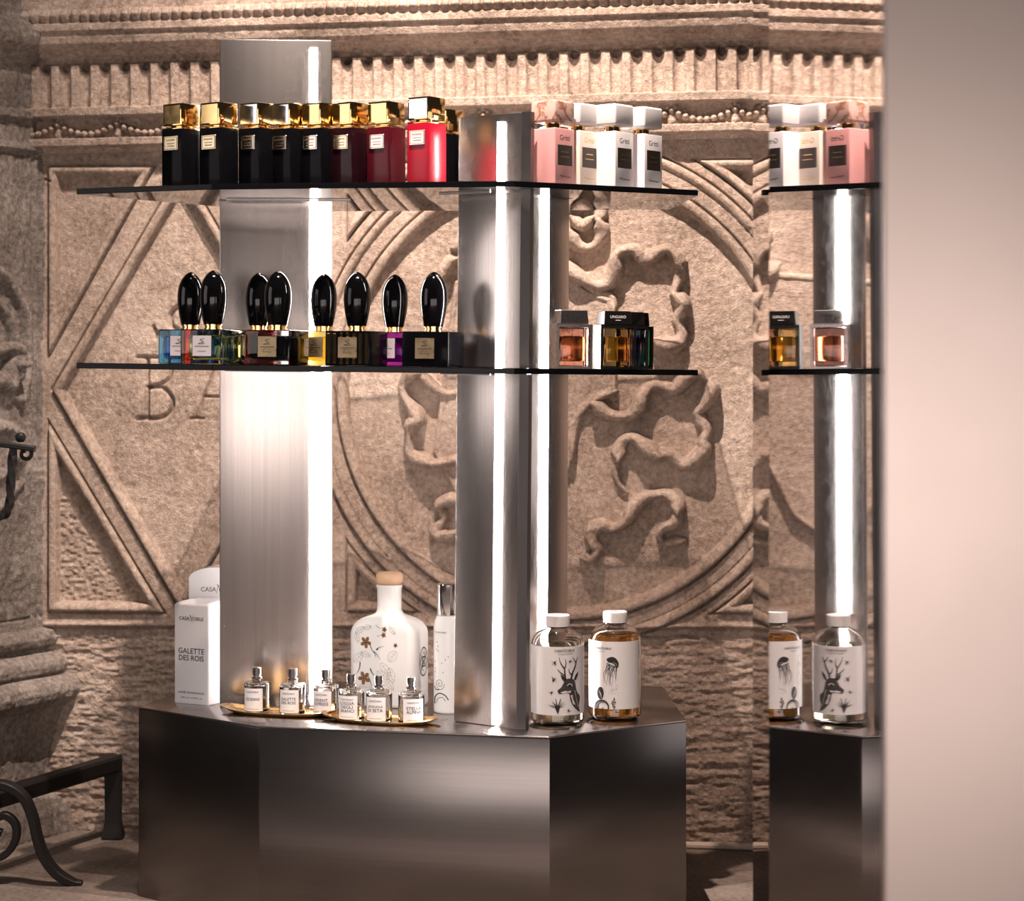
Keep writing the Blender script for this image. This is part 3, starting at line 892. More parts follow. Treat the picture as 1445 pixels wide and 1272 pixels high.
# ------------------------------------------------------------------ upper shelf, right: square bottles with stone caps
def stone_bottle(label, px, y, body, cap, ink, yaw=50, text_ink='ink', plain_label=True):
    t = thing('perfume_bottle', label, 'perfume bottle', (X(px, y), y, ZT), math.radians(yaw), 'square bottles with stone caps on the upper shelf')
    w = 0.0450
    box('body', (w, w, 0.0812), M[body], t, 0, 0.0016, 3)
    lathe('neck', [(0.012, 0.0812), (0.012, 0.0900)], M['gold'], t, 28)
    box('cap', (w + 0.001, w + 0.001, 0.0315), M[cap], t, 0.0900, 0.0035, 4)
    f = -w/2
    bm = bmesh.new(); add_box(bm, -0.0165, 0.0165, f - 0.0005, f + 0.0002, 0.0275, 0.0570)
    lb = bm_obj('label', bm, M['brown_label'], t)
    k = Ink(); k.line([(-0.008, 0.047), (0.008, 0.047)], 0.0014); k.line([(-0.010, 0.040), (0.010, 0.040)], 0.0010)
    k.build('label_print', M['brass'], lb, flat_front(f - 0.0007))
    k = Ink(); k.text('Gritti', (0.0, 0.0675), width=0.0235, bold=0.012)
    k.build('lettering', M[text_ink], t, flat_front(f - 0.0002))
    k = Ink()
    k.line([(-0.012, 0.0115), (-0.009, 0.0135), (-0.007, 0.0105), (-0.004, 0.013), (-0.001, 0.0105), (0.002, 0.0125), (0.005, 0.0108), (0.013, 0.0118)], 0.0010)
    k.build('signature', M[text_ink], t, flat_front(f - 0.0002))
stone_bottle('pink square bottle with a marbled pink and brown stone cap', 780, 3.082, 'pink_lacq', 'marble', 'ink')
stone_bottle('cream square bottle half hidden behind the pink one', 814.5, 3.120, 'cream_lacq', 'stone_white', 'ink', text_ink='brass')
stone_bottle('white square bottle with a grey white stone cap beside the cream bottle', 864, 3.128, 'white_lacq', 'stone_white', 'ink')
stone_bottle('white square bottle at the right end of the upper shelf', 905, 3.165, 'white_lacq', 'stone_white', 'ink')

# ------------------------------------------------------------------ lower shelf, left: low glass bottles with egg caps
EGG = [(0.0128, 0.0), (0.0140, 0.001), (0.0160, 0.010), (0.0179, 0.020), (0.0194, 0.032), (0.0197, 0.042), (0.0190, 0.052), (0.0172, 0.060), (0.0142, 0.067), (0.0104, 0.0725), (0.0062, 0.0765), (0.0024, 0.0788), (0, 0.0794)]
def egg_prof(z0):
    pts = catmull([(r, 0, z) for r, z in EGG], 5)
    return [(max(0, p.x) if i < len(pts) - 1 else 0.0, z0 + p.z) for i, p in enumerate(pts)]
def egg_bottle(label, px, y, body, liquid, lab, yaw=-18, faceted=False):
    x = X(px, y)
    t = thing('perfume_bottle', label, 'perfume bottle', (x, y, mid_z(x) + 0.0043), math.radians(yaw), 'bottles with egg shaped caps on the lower shelf', TILT)
    w, h = 0.0705, 0.0510
    box('body', (w, w, h), body, t, 0, 0.0022, 3)
    if liquid is not None:
        box('scent', (w - 0.014, w - 0.014, h - 0.017), liquid, t, 0.0075, 0.004, 3)
    if faceted:
        bm = bmesh.new()
        for i in range(7):
            xx = -0.030 + i*0.010
            if abs(xx) < 0.019:
                for z0, z1 in ((0.003, 0.011), (0.042, 0.048)): add_box(bm, xx - 0.0025, xx + 0.0025, -w/2 - 0.0006, -w/2 + 0.001, z0, z1, 0.0004, 1)
            else: add_box(bm, xx - 0.0024, xx + 0.0024, -w/2 - 0.0006, -w/2 + 0.001, 0.004, 0.047, 0.0004, 1)
        bm_obj('gilt_flutes', bm, M['gold'], t)
    lathe('collar', [(0.0135, h), (0.0135, h + 0.002), (0.0122, h + 0.0022), (0.0122, h + 0.0058), (0.0138, h + 0.006), (0.0138, h + 0.0074)], M['gold'], t, 32)
    lathe('cap', egg_prof(h + 0.0075), M['black_gloss'], t, 48, angle=70)
    yf = -w/2
    if lab:
        bm = bmesh.new(); add_box(bm, -0.0145, 0.0145, yf - 0.0009, yf + 0.0002, 0.0120, 0.0415)
        lb = bm_obj('label', bm, M[lab], t)
        k = Ink()
        k.line([(0.004, 0.0375), (-0.003, 0.0355), (0.003, 0.0325), (-0.006, 0.0300), (0.005, 0.0302)], 0.0007)
        for i in range(9): k.line([(-0.0110 + i*0.0025, 0.0262), (-0.0093 + i*0.0025, 0.0262)], 0.0012)
        for i in range(5): k.line([(-0.006 + i*0.0026, 0.0190), (-0.0042 + i*0.0026, 0.0190)], 0.0009)
        k.build('lettering', M['ink'], lb, flat_front(yf - 0.0011))
    return t
G = lambda n, c, r=0.0: glass(n, c, r)
yF, yR = 3.112, 3.192
egg_bottle('blue glass bottle with egg cap at the left end of the lower shelf', 268, yR, G('blue_glass', (0.10, 0.45, 0.85)), G('blue_scent', (0.02, 0.22, 0.62)), 'label_grey')
egg_bottle('dim red glass bottle with egg cap hidden behind the clear faceted bottle', 364, yR, G('red_glass', (0.55, 0.06, 0.06)), G('red_scent', (0.40, 0.02, 0.03)), 'label_gold')
egg_bottle('bright yellow bottle with egg cap standing in front of the lit strip', 456, yR, G('yellow_glass', (0.98, 0.80, 0.22)), G('yellow_scent', (0.98, 0.72, 0.10)), 'label_gold')
egg_bottle('purple glass bottle with egg cap left of the solid black bottle', 556, yR, G('purple_glass', (0.42, 0.05, 0.55)), G('purple_scent', (0.30, 0.02, 0.42)), 'label_grey')
egg_bottle('pale yellow green glass bottle with egg cap and a white label', 300, yF, G('lime_glass', (0.93, 0.94, 0.70)), G('lime_scent', (0.84, 0.84, 0.42)), 'label_grey')
egg_bottle('clear glass bottle of black liquid with egg cap and a gold label', 391, yF, M['clear'], M['black'], 'label_gold')
egg_bottle('dark bottle with gilt flutes, egg cap and gold label', 503, yF, M['black'], None, 'label_gold', faceted=True)
egg_bottle('solid black bottle with egg cap and a gold label next to the middle upright', 611, 3.078, M['black'], None, 'label_gold')

# ------------------------------------------------------------------ lower shelf, right: framed coloured flacons
def flacon(label, px, y, frame, glass_m, liquid, yaw, capside='frame', printed=True):
    x = X(px, y)
    t = thing('perfume_bottle', label, 'perfume bottle', (x, y, mid_z(x) + 0.0043), math.radians(yaw), 'framed flacons with faceted caps on the lower shelf', TILT)
    w, d, h = 0.0540, 0.0400, 0.0640
    fr = 0.0042
    bm = bmesh.new()
    for a in ((-w/2, -w/2 + fr, 0, h), (w/2 - fr, w/2, 0, h), (-w/2 + fr, w/2 - fr, 0, 0.003), (-w/2 + fr, w/2 - fr, h - fr, h)):
        add_box(bm, a[0], a[1], -d/2, d/2, a[2], a[3])
    bm_obj('frame', bm, M[frame], t)
    gx = w/2 - fr - 0.0005
    bm = bmesh.new(); add_box(bm, -gx, gx, -d/2 + 0.002, d/2 - 0.002, 0.0032, h - fr - 0.0004, 0.003, 3)
    bm_obj('body', bm, glass_m, t, smooth=True, angle=math.radians(50))
    bm = bmesh.new(); add_box(bm, -gx + 0.0055, gx - 0.0055, -d/2 + 0.007, d/2 - 0.007, 0.011, h - 0.017, 0.002, 2)
    bm_obj('scent', bm, liquid, t, smooth=True, angle=math.radians(50))
    bm = bmesh.new()
    add_sweep(bm, [(0.001, 0, 0.012), (-0.001, 0, 0.030), (0, 0, h - 0.012)], circ(0.0012, 8)); bm_obj('dip_tube', bm, M['clear'], t)
    # cap: tapered prism
    bm = bmesh.new()
    add_loft(bm, [[(-0.0215, -0.0185, h + 0.0004), (0.0215, -0.0185, h + 0.0004), (0.0215, 0.0185, h + 0.0004), (-0.0215, 0.0185, h + 0.0004)],
                  [(-0.0200, -0.0165, h + 0.0205), (0.0200, -0.0165, h + 0.0205), (0.0200, 0.0165, h + 0.0205), (-0.0200, 0.0165, h + 0.0205)]])
    bmesh.ops.bevel(bm, geom=list(bm.edges), offset=0.0007, segments=1, affect='EDGES')
    cp = bm_obj('cap', bm, M[capside], t)
    yf = -0.0178
    fm = lambda u, v: (u, -0.0185 + 0.0020*(v - h)/0.0205 - 0.0004, v)
    k = Ink()
    if not printed: return t
    if capside == 'frame':
        k.text('TUBEROSE', (0, h + 0.0130), width=0.026, bold=0.02); k.text('NOIR', (0, h + 0.0070), width=0.010)
    else:
        k.text('UNGARO', (0, h + 0.0120), width=0.024); k.line([(-0.004, h + 0.0070), (0.004, h + 0.0070)], 0.0008)
    k.build('lettering', M['ink'] if capside == 'frame' else M['white_ink'], cp, fm)
flacon('pink framed flacon of orange scent with a silver grey cap', 805, 3.080, 'frame', G('rose_glass', (0.97, 0.56, 0.47)), G('orange_scent', (0.95, 0.52, 0.22)), 14)
flacon('dark framed flacon of glowing amber scent with a black cap', 866, 3.110, 'frame_dark', G('amber_glass', (1.0, 0.74, 0.36)), G('amber_scent', (1.0, 0.66, 0.16)), 16, 'frame_dark')
flacon('purple flacon half hidden behind the amber one', 884, 3.160, 'frame_dark', G('violet_glass', (0.74, 0.46, 0.96)), G('violet_scent', (0.62, 0.25, 0.92)), 16, 'frame_dark', False)
flacon('green flacon almost hidden behind the purple one', 891.5, 3.212, 'frame_dark', G('green_glass', (0.05, 0.40, 0.14)), G('green_scent', (0.02, 0.30, 0.08)), 16, 'frame_dark', False)

# ------------------------------------------------------------------ plinth top: cartons
def tri_logo(k, c, w, h):
    """name in two halves around a tall swash N"""
    k.text('CASA', (c[0] - 0.290*w, c[1]), width=0.42*w, maxh=h, bold=0.012)
    k.text('OBILE', (c[0] + 0.290*w, c[1]), width=0.42*w, maxh=h, bold=0.012)
    q = h*0.75
    k.line([(c[0] - 0.075*w, c[1] - q*0.7), (c[0] - 0.045*w, c[1] + q*0.2), (c[0] - 0.030*w, c[1] + q*0.8)], 0.013*w, sub=3)
    k.line([(c[0] - 0.060*w, c[1] + q*0.85), (c[0] - 0.015*w, c[1] + q*0.6), (c[0] + 0.020*w, c[1] - q*0.5), (c[0] + 0.060*w, c[1] - q*0.95)], 0.024*w, 0.012*w, sub=4)
    k.line([(c[0] + 0.030*w, c[1] - q*0.6), (c[0] + 0.045*w, c[1] + q*0.2), (c[0] + 0.075*w, c[1] + q*0.8)], 0.013*w, sub=3)
t = thing('fragrance_carton', 'tall white carton with black lettering left of the tallest upright', 'box', (-0.4800, 3.310, ZB), math.radians(-28))
w, d, h = 0.0640, 0.0640, 0.1540
bm = bmesh.new()
add_loft(bm, [[(-w/2, -d/2, 0), (w/2, -d/2, 0), (w/2, d/2, 0), (-w/2, d/2, 0)],
              [(-w/2, -d/2, h - 0.001), (w/2, -d/2, h - 0.001), (w/2, d/2, h), (-w/2, d/2, h)],
              [(-w/2 + 0.004, -d/2 + 0.006, h + 0.003), (w/2 - 0.004, -d/2 + 0.006, h + 0.003), (w/2 - 0.004, d/2 - 0.004, h + 0.004), (-w/2 + 0.004, d/2 - 0.004, h + 0.004)]])
bmesh.ops.bevel(bm, geom=list(bm.edges), offset=0.0008, segments=2, affect='EDGES')
bm_obj('carton', bm, M['paper'], t, smooth=True, angle=math.radians(35))
k = Ink()
tri_logo(k, (0.0, 0.1320), 0.046, 0.0085)
k.build('logo', M['ink'], t, flat_front(-d/2 - 0.0003)); k = Ink()
k.text('GALETTE', (0, 0.0820), width=0.049, bold=0.008, maxh=0.0085); k.text('DES ROIS', (0, 0.0710), width=0.047, bold=0.008, maxh=0.0085)
k.build('lettering', M['ink'], t, flat_front(-d/2 - 0.0003)); k = Ink()
k.text('HOME FRAGRANCES', (0, 0.0175), width=0.048, maxh=0.0034); k.text('200 ml / 6.76 fl. oz', (0, 0.0098), width=0.040, maxh=0.0026)
k.build('small_print', M['ink'], t, flat_front(-d/2 - 0.0003))

t = thing('fragrance_carton', 'white round topped carton standing behind the tall lettered carton', 'box', (X(312, 3.41), 3.41, ZB), math.radians(-8))
bm = bmesh.new()
w, d, h = 0.092, 0.050, 0.182
pr = [(-w/2, 0), (w/2, 0), (w/2, h)] + [(w/2*math.cos(a), h + 0.019*math.sin(a)) for a in [math.pi*i/16 for i in range(1, 16)]] + [(-w/2, h)]
f0 = [bm.verts.new((x, -d/2, z)) for x, z in pr]; f1 = [bm.verts.new((x, d/2, z)) for x, z in pr]
bm.faces.new(f0); bm.faces.new(f1[::-1])
for i in range(len(pr)):
    j = (i + 1) % len(pr); bm.faces.new((f0[j], f0[i], f1[i], f1[j]))
bm_obj('carton', bm, M['paper'], t)
k = Ink(); tri_logo(k, (0.004, 0.166), 0.060, 0.012)
k.build('lettering', M['grey_ink'], t, flat_front(-d/2 - 0.0003))

# ------------------------------------------------------------------ large white ceramic bottle
yB = 3.275
big = thing('ceramic_bottle', 'large white ceramic bottle with wooden stopper and brown flower drawings', 'bottle', (X(549.5, yB), yB, ZB), math.radians(-18))
BW, BD = 0.1130, 0.0660
def sec(w, d, r, z): return rrect(w, d, r, z, 7)
secs = [sec(BW - 0.012, BD - 0.012, 0.014, 0.0), sec(BW - 0.003, BD - 0.003, 0.016, 0.002), sec(BW, BD, 0.017, 0.006), sec(BW, BD, 0.017, 0.112), sec(BW - 0.0025, BD - 0.001, 0.018, 0.1190), sec(BW - 0.008, BD - 0.003, 0.020, 0.1250),
        sec(BW - 0.017, BD - 0.006, 0.022, 0.1300), sec(BW - 0.030, BD - 0.010, 0.023, 0.1340), sec(0.066, 0.048, 0.0225, 0.1372), sec(0.051, 0.043, 0.0205, 0.1396), sec(0.0430, 0.0405, 0.0195, 0.1420), sec(0.0390, 0.0390, 0.0194, 0.1460), sec(0.0378, 0.0378, 0.0188, 0.1540), sec(0.0378, 0.0378, 0.0188, 0.1790), sec(0.0410, 0.0410, 0.0204, 0.1830), sec(0.0410, 0.0410, 0.0204, 0.1850), sec(0.036, 0.036, 0.0179, 0.1858)]
bm = bmesh.new(); add_loft(bm, secs)
bm_obj('body', bm, M['ceramic'], big, smooth=True, angle=math.radians(60))
lathe('stopper', [(0.012, 0.1862), (0.0175, 0.1866), (0.0205, 0.1900), (0.0212, 0.1950), (0.0205, 0.2005), (0.0175, 0.2040), (0.012, 0.2048), (0, 0.2050)], M['cork'], big, 40, angle=70)
S5 = 6.056; KB = yB/F            # crop pixels to metres
th = math.radians(18)
fcx = 540.5                     # column of the front face's middle
def B5(x, y): return (((480 + x/S5) - fcx)*KB/math.cos(th), EYE - ((800 + y/S5) - HY)*KB - ZB)
fb = flat_front(-BD/2 - 0.0004)
kb, kg, kk = Ink(), Ink(), Ink()
def flower(ink, cx, cy, r, n=5, ph=0.3, squash=1.0):
    for i in range(n):
        a = ph + 2*math.pi*i/n
        c, s = math.cos(a), math.sin(a)
        pts = [(0, 0), (0.45*r, 0.30*r), (0.85*r, 0.27*r), (1.05*r, 0), (0.85*r, -0.27*r), (0.45*r, -0.30*r)]
        ink.poly([B5(cx + (x*c - y*s)*squash, cy + x*s + y*c) for x, y in pts])
for (cx, cy, r, ph) in ((230, 628, 52, 0.2), (216, 932, 58, 0.5), (391, 514, 24, 0.1), (384, 562, 24, 0.6), (487, 645, 20, 0.2)):
    flower(kb, cx, cy, r, 5, ph, 0.9)
    for i in range(5):
        a = ph + 2*math.pi*i/5
        kk.line([B5(cx + 0.1*r*math.cos(a), cy + 0.1*r*math.sin(a)), B5(cx + 0.55*r*math.cos(a), cy + 0.55*r*math.sin(a))], 0.0005)
    kk.dot(B5(cx, cy), 0.0009)
for pts, w in (([(265, 640), (285, 690), (310, 725), (320, 750)], 1.6), ([(300, 700), (330, 730), (360, 775)], 1.2), ([(320, 685), (345, 668), (385, 655)], 1.2), ([(325, 690), (340, 672)], 3.2),
               ([(182, 800), (176, 850), (150, 900)], 2.0), ([(270, 850), (285, 885), (305, 905)], 2.2), ([(255, 920), (270, 960), (285, 1005)], 2.0), ([(315, 478), (345, 500), (368, 510)], 0.8), ([(330, 575), (355, 562)], 0.8)):
    kk.line([B5(*p) for p in pts], w*0.0008, w*0.0003)
def leaf(cx, cy, L, wd, ang):
    c, s = math.cos(ang), math.sin(ang)
    f = lambda x, y: B5(cx + x*c - y*s, cy + x*s + y*c)
    kg.line([f(-L/2, 0), f(-L/6, wd/2), f(L/6, wd/2.2), f(L/2, 0), f(L/6, -wd/2.2), f(-L/6, -wd/2)], 0.0003, sub=4, closed=True)
    kg.line([f(-L/2, 0), f(L/2, 0)], 0.00025)
    for q in (-0.25, 0, 0.25):
        kg.line([f(q*L, 0), f(q*L + L*0.12, wd*0.33)], 0.00022); kg.line([f(q*L, 0), f(q*L + L*0.12, -wd*0.33)], 0.00022)
for a in ((180, 525, 90, 44, -0.7), (245, 500, 70, 40, -0.3), (155, 590, 90, 40, 1.3), (165, 760, 110, 60, -0.8), (230, 730, 90, 44, 0.4), (400, 850, 130, 60, 0.9), (450, 900, 130, 60, 1.3), (380, 900, 120, 56, 0.5), (440, 980, 110, 46, 1.0), (460, 520, 80, 36, 0.9), (230, 1010, 110, 50, 0.2), (460, 740, 110, 70, 2.2)):
    if a[0] > 300: continue
    leaf(*a)
kg.build('leaf_drawing', M['grey_ink'], big, fb); kg = Ink()
for a in ((400, 850, 130, 60, 0.9), (450, 900, 130, 60, 1.3), (380, 900, 120, 56, 0.5), (440, 980, 110, 46, 1.0), (460, 520, 80, 36, 0.9), (460, 740, 110, 70, 2.2)):
    leaf(*a)
kb.build('flower_drawing', M['brown_ink'], big, fb); kg.build('leaf_drawing', M['grey_ink'], big, fb)
kk.build('branch_drawing', M['ink'], big, flat_front(-BD/2 - 0.0006))
ke = Ink()
def E5(x, y): return (((x - 697)/S5)*KB/math.sin(th)*0.72, EYE - ((800 + y/S5) - HY)*KB - ZB)
def ell(cx, cy, rx, ry, w, a0=0, a1=360, n=24):
    ke.line([E5(cx + rx*math.cos(math.radians(a0 + (a1-a0)*i/n)), cy + ry*math.sin(math.radians(a0 + (a1-a0)*i/n))) for i in range(n + 1)], w, sub=0)
ell(697, 795, 41, 122, 0.0013); ell(697, 795, 34, 42, 0.0012); ell(697, 795, 17, 40, 0.0010)
ell(697, 720, 20, 40, 0.0010); ell(697, 870, 20, 40, 0.0010); ell(675, 760, 34, 70, 0.0011, -40, 60); ell(719, 830, 34, 70, 0.0011, 140, 240)
ke.line([E5(660, 880), E5(697, 800), E5(736, 715)], 0.0013); ke.line([E5(660, 720), E5(697, 795), E5(736, 870)], 0.0010)
ke.dot(E5(697, 720), 0.0012); ke.dot(E5(697, 870), 0.0012)
ke.build('emblem', M['ink'], big, lambda u, v: (BW/2 + 0.0004, u - 0.002, v))

# ------------------------------------------------------------------ slim white spray bottle behind the middle upright
ySp = 3.21
sp = thing('spray_bottle', 'slim white spray bottle partly hidden by the middle steel upright', 'bottle', (X(634, ySp), ySp, ZB), 0)
lathe('body', [(0.0215, 0), (0.0235, 0.002), (0.0238, 0.005), (0.0238, 0.128), (0.0225, 0.138), (0.0195, 0.145), (0.0195, 0.1465)], M['ceramic'], sp, 40, angle=50)
lathe('cap', [(0.0178, 0.147), (0.0185, 0.148), (0.0185, 0.193), (0.0175, 0.194), (0, 0.194)], M['chrome'], sp, 36)
k = Ink()
def SPp(x, y): return (((480 + x/S5) - 634)*ySp/F, EYE - ((800 + y/S5) - HY)*ySp/F - ZB)
for cx, cy, r0 in ((855, 985, 40),):
    k.line([SPp(cx + r0*(1 - i/26)*math.cos(i*0.5), cy + r0*1.35*(1 - i/26)*math.sin(i*0.5)) for i in range(24)], 0.0006, sub=2)
k.line([SPp(810, 1160), SPp(815, 1100), SPp(850, 1065), SPp(900, 1080), SPp(930, 1120)], 0.0016); k.line([SPp(826, 1150), SPp(840, 1110), SPp(880, 1100), SPp(905, 1130)], 0.0008)
k.line([SPp(808, 1010), SPp(820, 1035), SPp(850, 1035)], 0.0012)
for p in ((828, 625), (836, 660), (826, 690), (838, 700), (900, 770), (925, 745), (812, 790), (815, 850), (812, 880), (870, 800), (880, 880)): k.line([SPp(*p), SPp(p[0] + 5, p[1] + 14)], 0.0007)
k.text('CASANOBILE', SPp(862, 548), width=0.018, maxh=0.003)
def clampmap(r):
    def f(u, v):
        a = math.asin(max(-0.97, min(0.97, u / r)))
        return (r*math.sin(a), -r*math.cos(a), v)
    return f
k.build('drawing', M['ink'], sp, clampmap(0.0242))

# ------------------------------------------------------------------ trays and six small testers
def tray(label, pa, pb):
    a = Vector((*pa, 0)); b = Vector((*pb, 0)); c = (a + b)/2; L = (b - a).length
    yaw = math.atan2((b - a).y, (b - a).x)
    t = thing('brass_tray', label, 'tray', (c.x, c.y, ZB), yaw)
    bm = bmesh.new()
    W2 = 0.033
    def ring(k, z, up):
        n = 40; out = []
        for i in range(n):
            a = 2*math.pi*i/n
            x = math.copysign(abs(math.cos(a))**0.85, math.cos(a)); y = math.copysign(abs(math.sin(a))**0.9, math.sin(a))
            out.append((x*L/2*k, y*W2*(0.35 + 0.65*k), z + up*abs(x)**3))
        return out
    rs = [ring(0.60, 0.0, 0), ring(0.72, 0.0002, 0), ring(0.88, 0.0022, 0.0030), ring(1.0, 0.0050, 0.0062), ring(0.985, 0.0056, 0.0062), ring(0.87, 0.0034, 0.0030), ring(0.71, 0.0015, 0), ring(0.60, 0.0013, 0)]
    add_loft(bm, rs)
    bm_obj('tray', bm, M['brass'], t, smooth=True, angle=math.radians(60))
tray('brass boat shaped tray farther left, in front of the tallest upright', (-0.441, 3.216), (-0.260, 3.166))
tray('brass boat shaped tray nearer the front edge, before the big white bottle', (-0.282, 3.150), (-0.104, 3.092))

def tester(label, px, y, lines, lvl, yaw):
    t = thing('tester_bottle', label, 'perfume bottle', (X(px, y), y, ZB + 0.0016), math.radians(yaw), 'small glass testers on the brass trays')
    r, h = 0.0192, 0.0460
    body = lathe('body', [(r - 0.0015, 0), (r, 0.0015), (r, h - 0.003), (r - 0.0012, h - 0.001), (r - 0.004, h), (0.0075, h + 0.0008), (0.0068, h + 0.004),
                          (0.0052, h + 0.004), (0.0055, h - 0.001), (r - 0.005, h - 0.0035), (r - 0.0026, h - 0.006), (r - 0.0026, 0.0062), (r - 0.005, 0.0045), (0.0, 0.0042)], M['clear'], t, 40)
    lathe('scent', [(r - 0.0040, 0.0050), (r - 0.0032, 0.0060), (r - 0.0031, 0.0050 + lvl), (0, 0.0050 + lvl)], M['scent'], t, 36)
    sp_ = lathe('sprayer', [(0.0070, h + 0.0042), (0.0082, h + 0.0046), (0.0082, h + 0.0072), (0.0056, h + 0.0080), (0.0056, h + 0.0100), (0.0068, h + 0.0104), (0.0068, h + 0.0205), (0.0060, h + 0.0212), (0, h + 0.0212)], M['chrome'], t, 30)
    bm = bmesh.new(); add_sweep(bm, [(0, -0.0066, h + 0.0165), (0, -0.0072, h + 0.0165)], circ(0.0012, 10)); bm_obj('nozzle', bm, M['steel_dark'], sp_)
    z0, z1 = 0.0035, 0.0375
    lb = cyl_patch('label', r + 0.0001, 0.0003, -0.85, 0.85, z0, z1, M['label'], t)
    k = Ink()
    tri_logo(k, (0, 0.0322), 0.020, 0.0034)
    zz = 0.0215 + 0.0027*(len(lines) - 1)
    for i, s in enumerate(lines):
        k.text(s, (0, zz - 0.0056*i), width=min(0.0240, 0.0038*len(s)), maxh=0.0047, bold=0.012)
    k.text('HOME FRAGRANCES', (0, 0.0068), width=0.020, maxh=0.0014)
    k.build('lettering', M['ink'], lb, cyl_front(r + 0.0006))
tester('leftmost of the three small glass testers on the farther brass tray', 362.5, 3.203, ['OCEANI'], 0.016, -16)
tester('middle one of the three small glass testers on the farther brass tray', 412.5, 3.187, ['GALETTE', 'DES ROIS'], 0.013, -14)
tester('small glass tester on the farther brass tray standing before the lit strip', 460, 3.176, ['ORIENT', 'EXPRESS'], 0.013, -20)
tester('small glass tester with three lines of text, leftmost on the nearer tray', 496, 3.132, ['LOGGIA', 'DEGLI', 'ARANCI'], 0.015, -18)
tester('middle one of the three small glass testers on the nearer brass tray', 535, 3.118, ['LENZUOLA', 'DI SETA'], 0.012, -16)
tester('small glass tester alone at the right end of the nearer brass tray', 580.5, 3.103, ['STELLA', 'ALPINA'], 0.013, 14)

# ------------------------------------------------------------------ two refill bottles with illustrated labels
S3 = 8.0278
def refill(label, px, y, liq, fill, a0, a1, zl0, zl1, art):
    t = thing('refill_bottle', label, 'bottle', (X(px, y), y, ZB), 0)
    r = 0.0388; k_ = y/F
    lathe('body', [(0.030, 0.0), (r - 0.003, 0.002), (r, 0.007), (r, 0.118), (r - 0.003, 0.127), (r - 0.010, 0.1345), (0.0195, 0.1385), (0.0165, 0.1405), (0.0165, 0.146),
                   (0.0145, 0.146), (0.0145, 0.1400), (0.018, 0.1365), (r - 0.0115, 0.1325), (r - 0.0050, 0.126), (r - 0.0022, 0.117), (r - 0.0022, 0.008), (r - 0.005, 0.0048), (0.028, 0.0040), (0, 0.0040)], M['clear'], t, 56)
    lathe('liquid', [(0.028, 0.0044), (r - 0.0055, 0.0052), (r - 0.0027, 0.0085), (r - 0.0027, min(fill, 0.116))] + ([(r - 0.0050, fill)] if fill > 0.12 else []) + [(0, fill)], liq, t, 48)
    # ribbed screw cap
    n = 96; bm = bmesh.new()
    rg = lambda rr, z, rib: [((rr + rib*(i % 2)*-0.0005)*math.cos(2*math.pi*i/n), (rr + rib*(i % 2)*-0.0005)*math.sin(2*math.pi*i/n), z) for i in range(n)]
    add_loft(bm, [rg(0.0178, 0.1425, 1), rg(0.0178, 0.157, 1), rg(0.0170, 0.1585, 0)])
    bm_obj('cap', bm, M['cap_white'], t)
    lb = cyl_patch('label', r + 0.0001, 0.0003, a0, a1, zl0, zl1, M['label'], t, 40)
    art(lb, r + 0.0006, px, y)
def mapper(px, y):
    return lambda x, yy: (((740 + x/S3) - px)*y/F, EYE - ((900 + yy/S3) - HY)*y/F - ZB)
def rotmap(r):
    return clampmap(r)

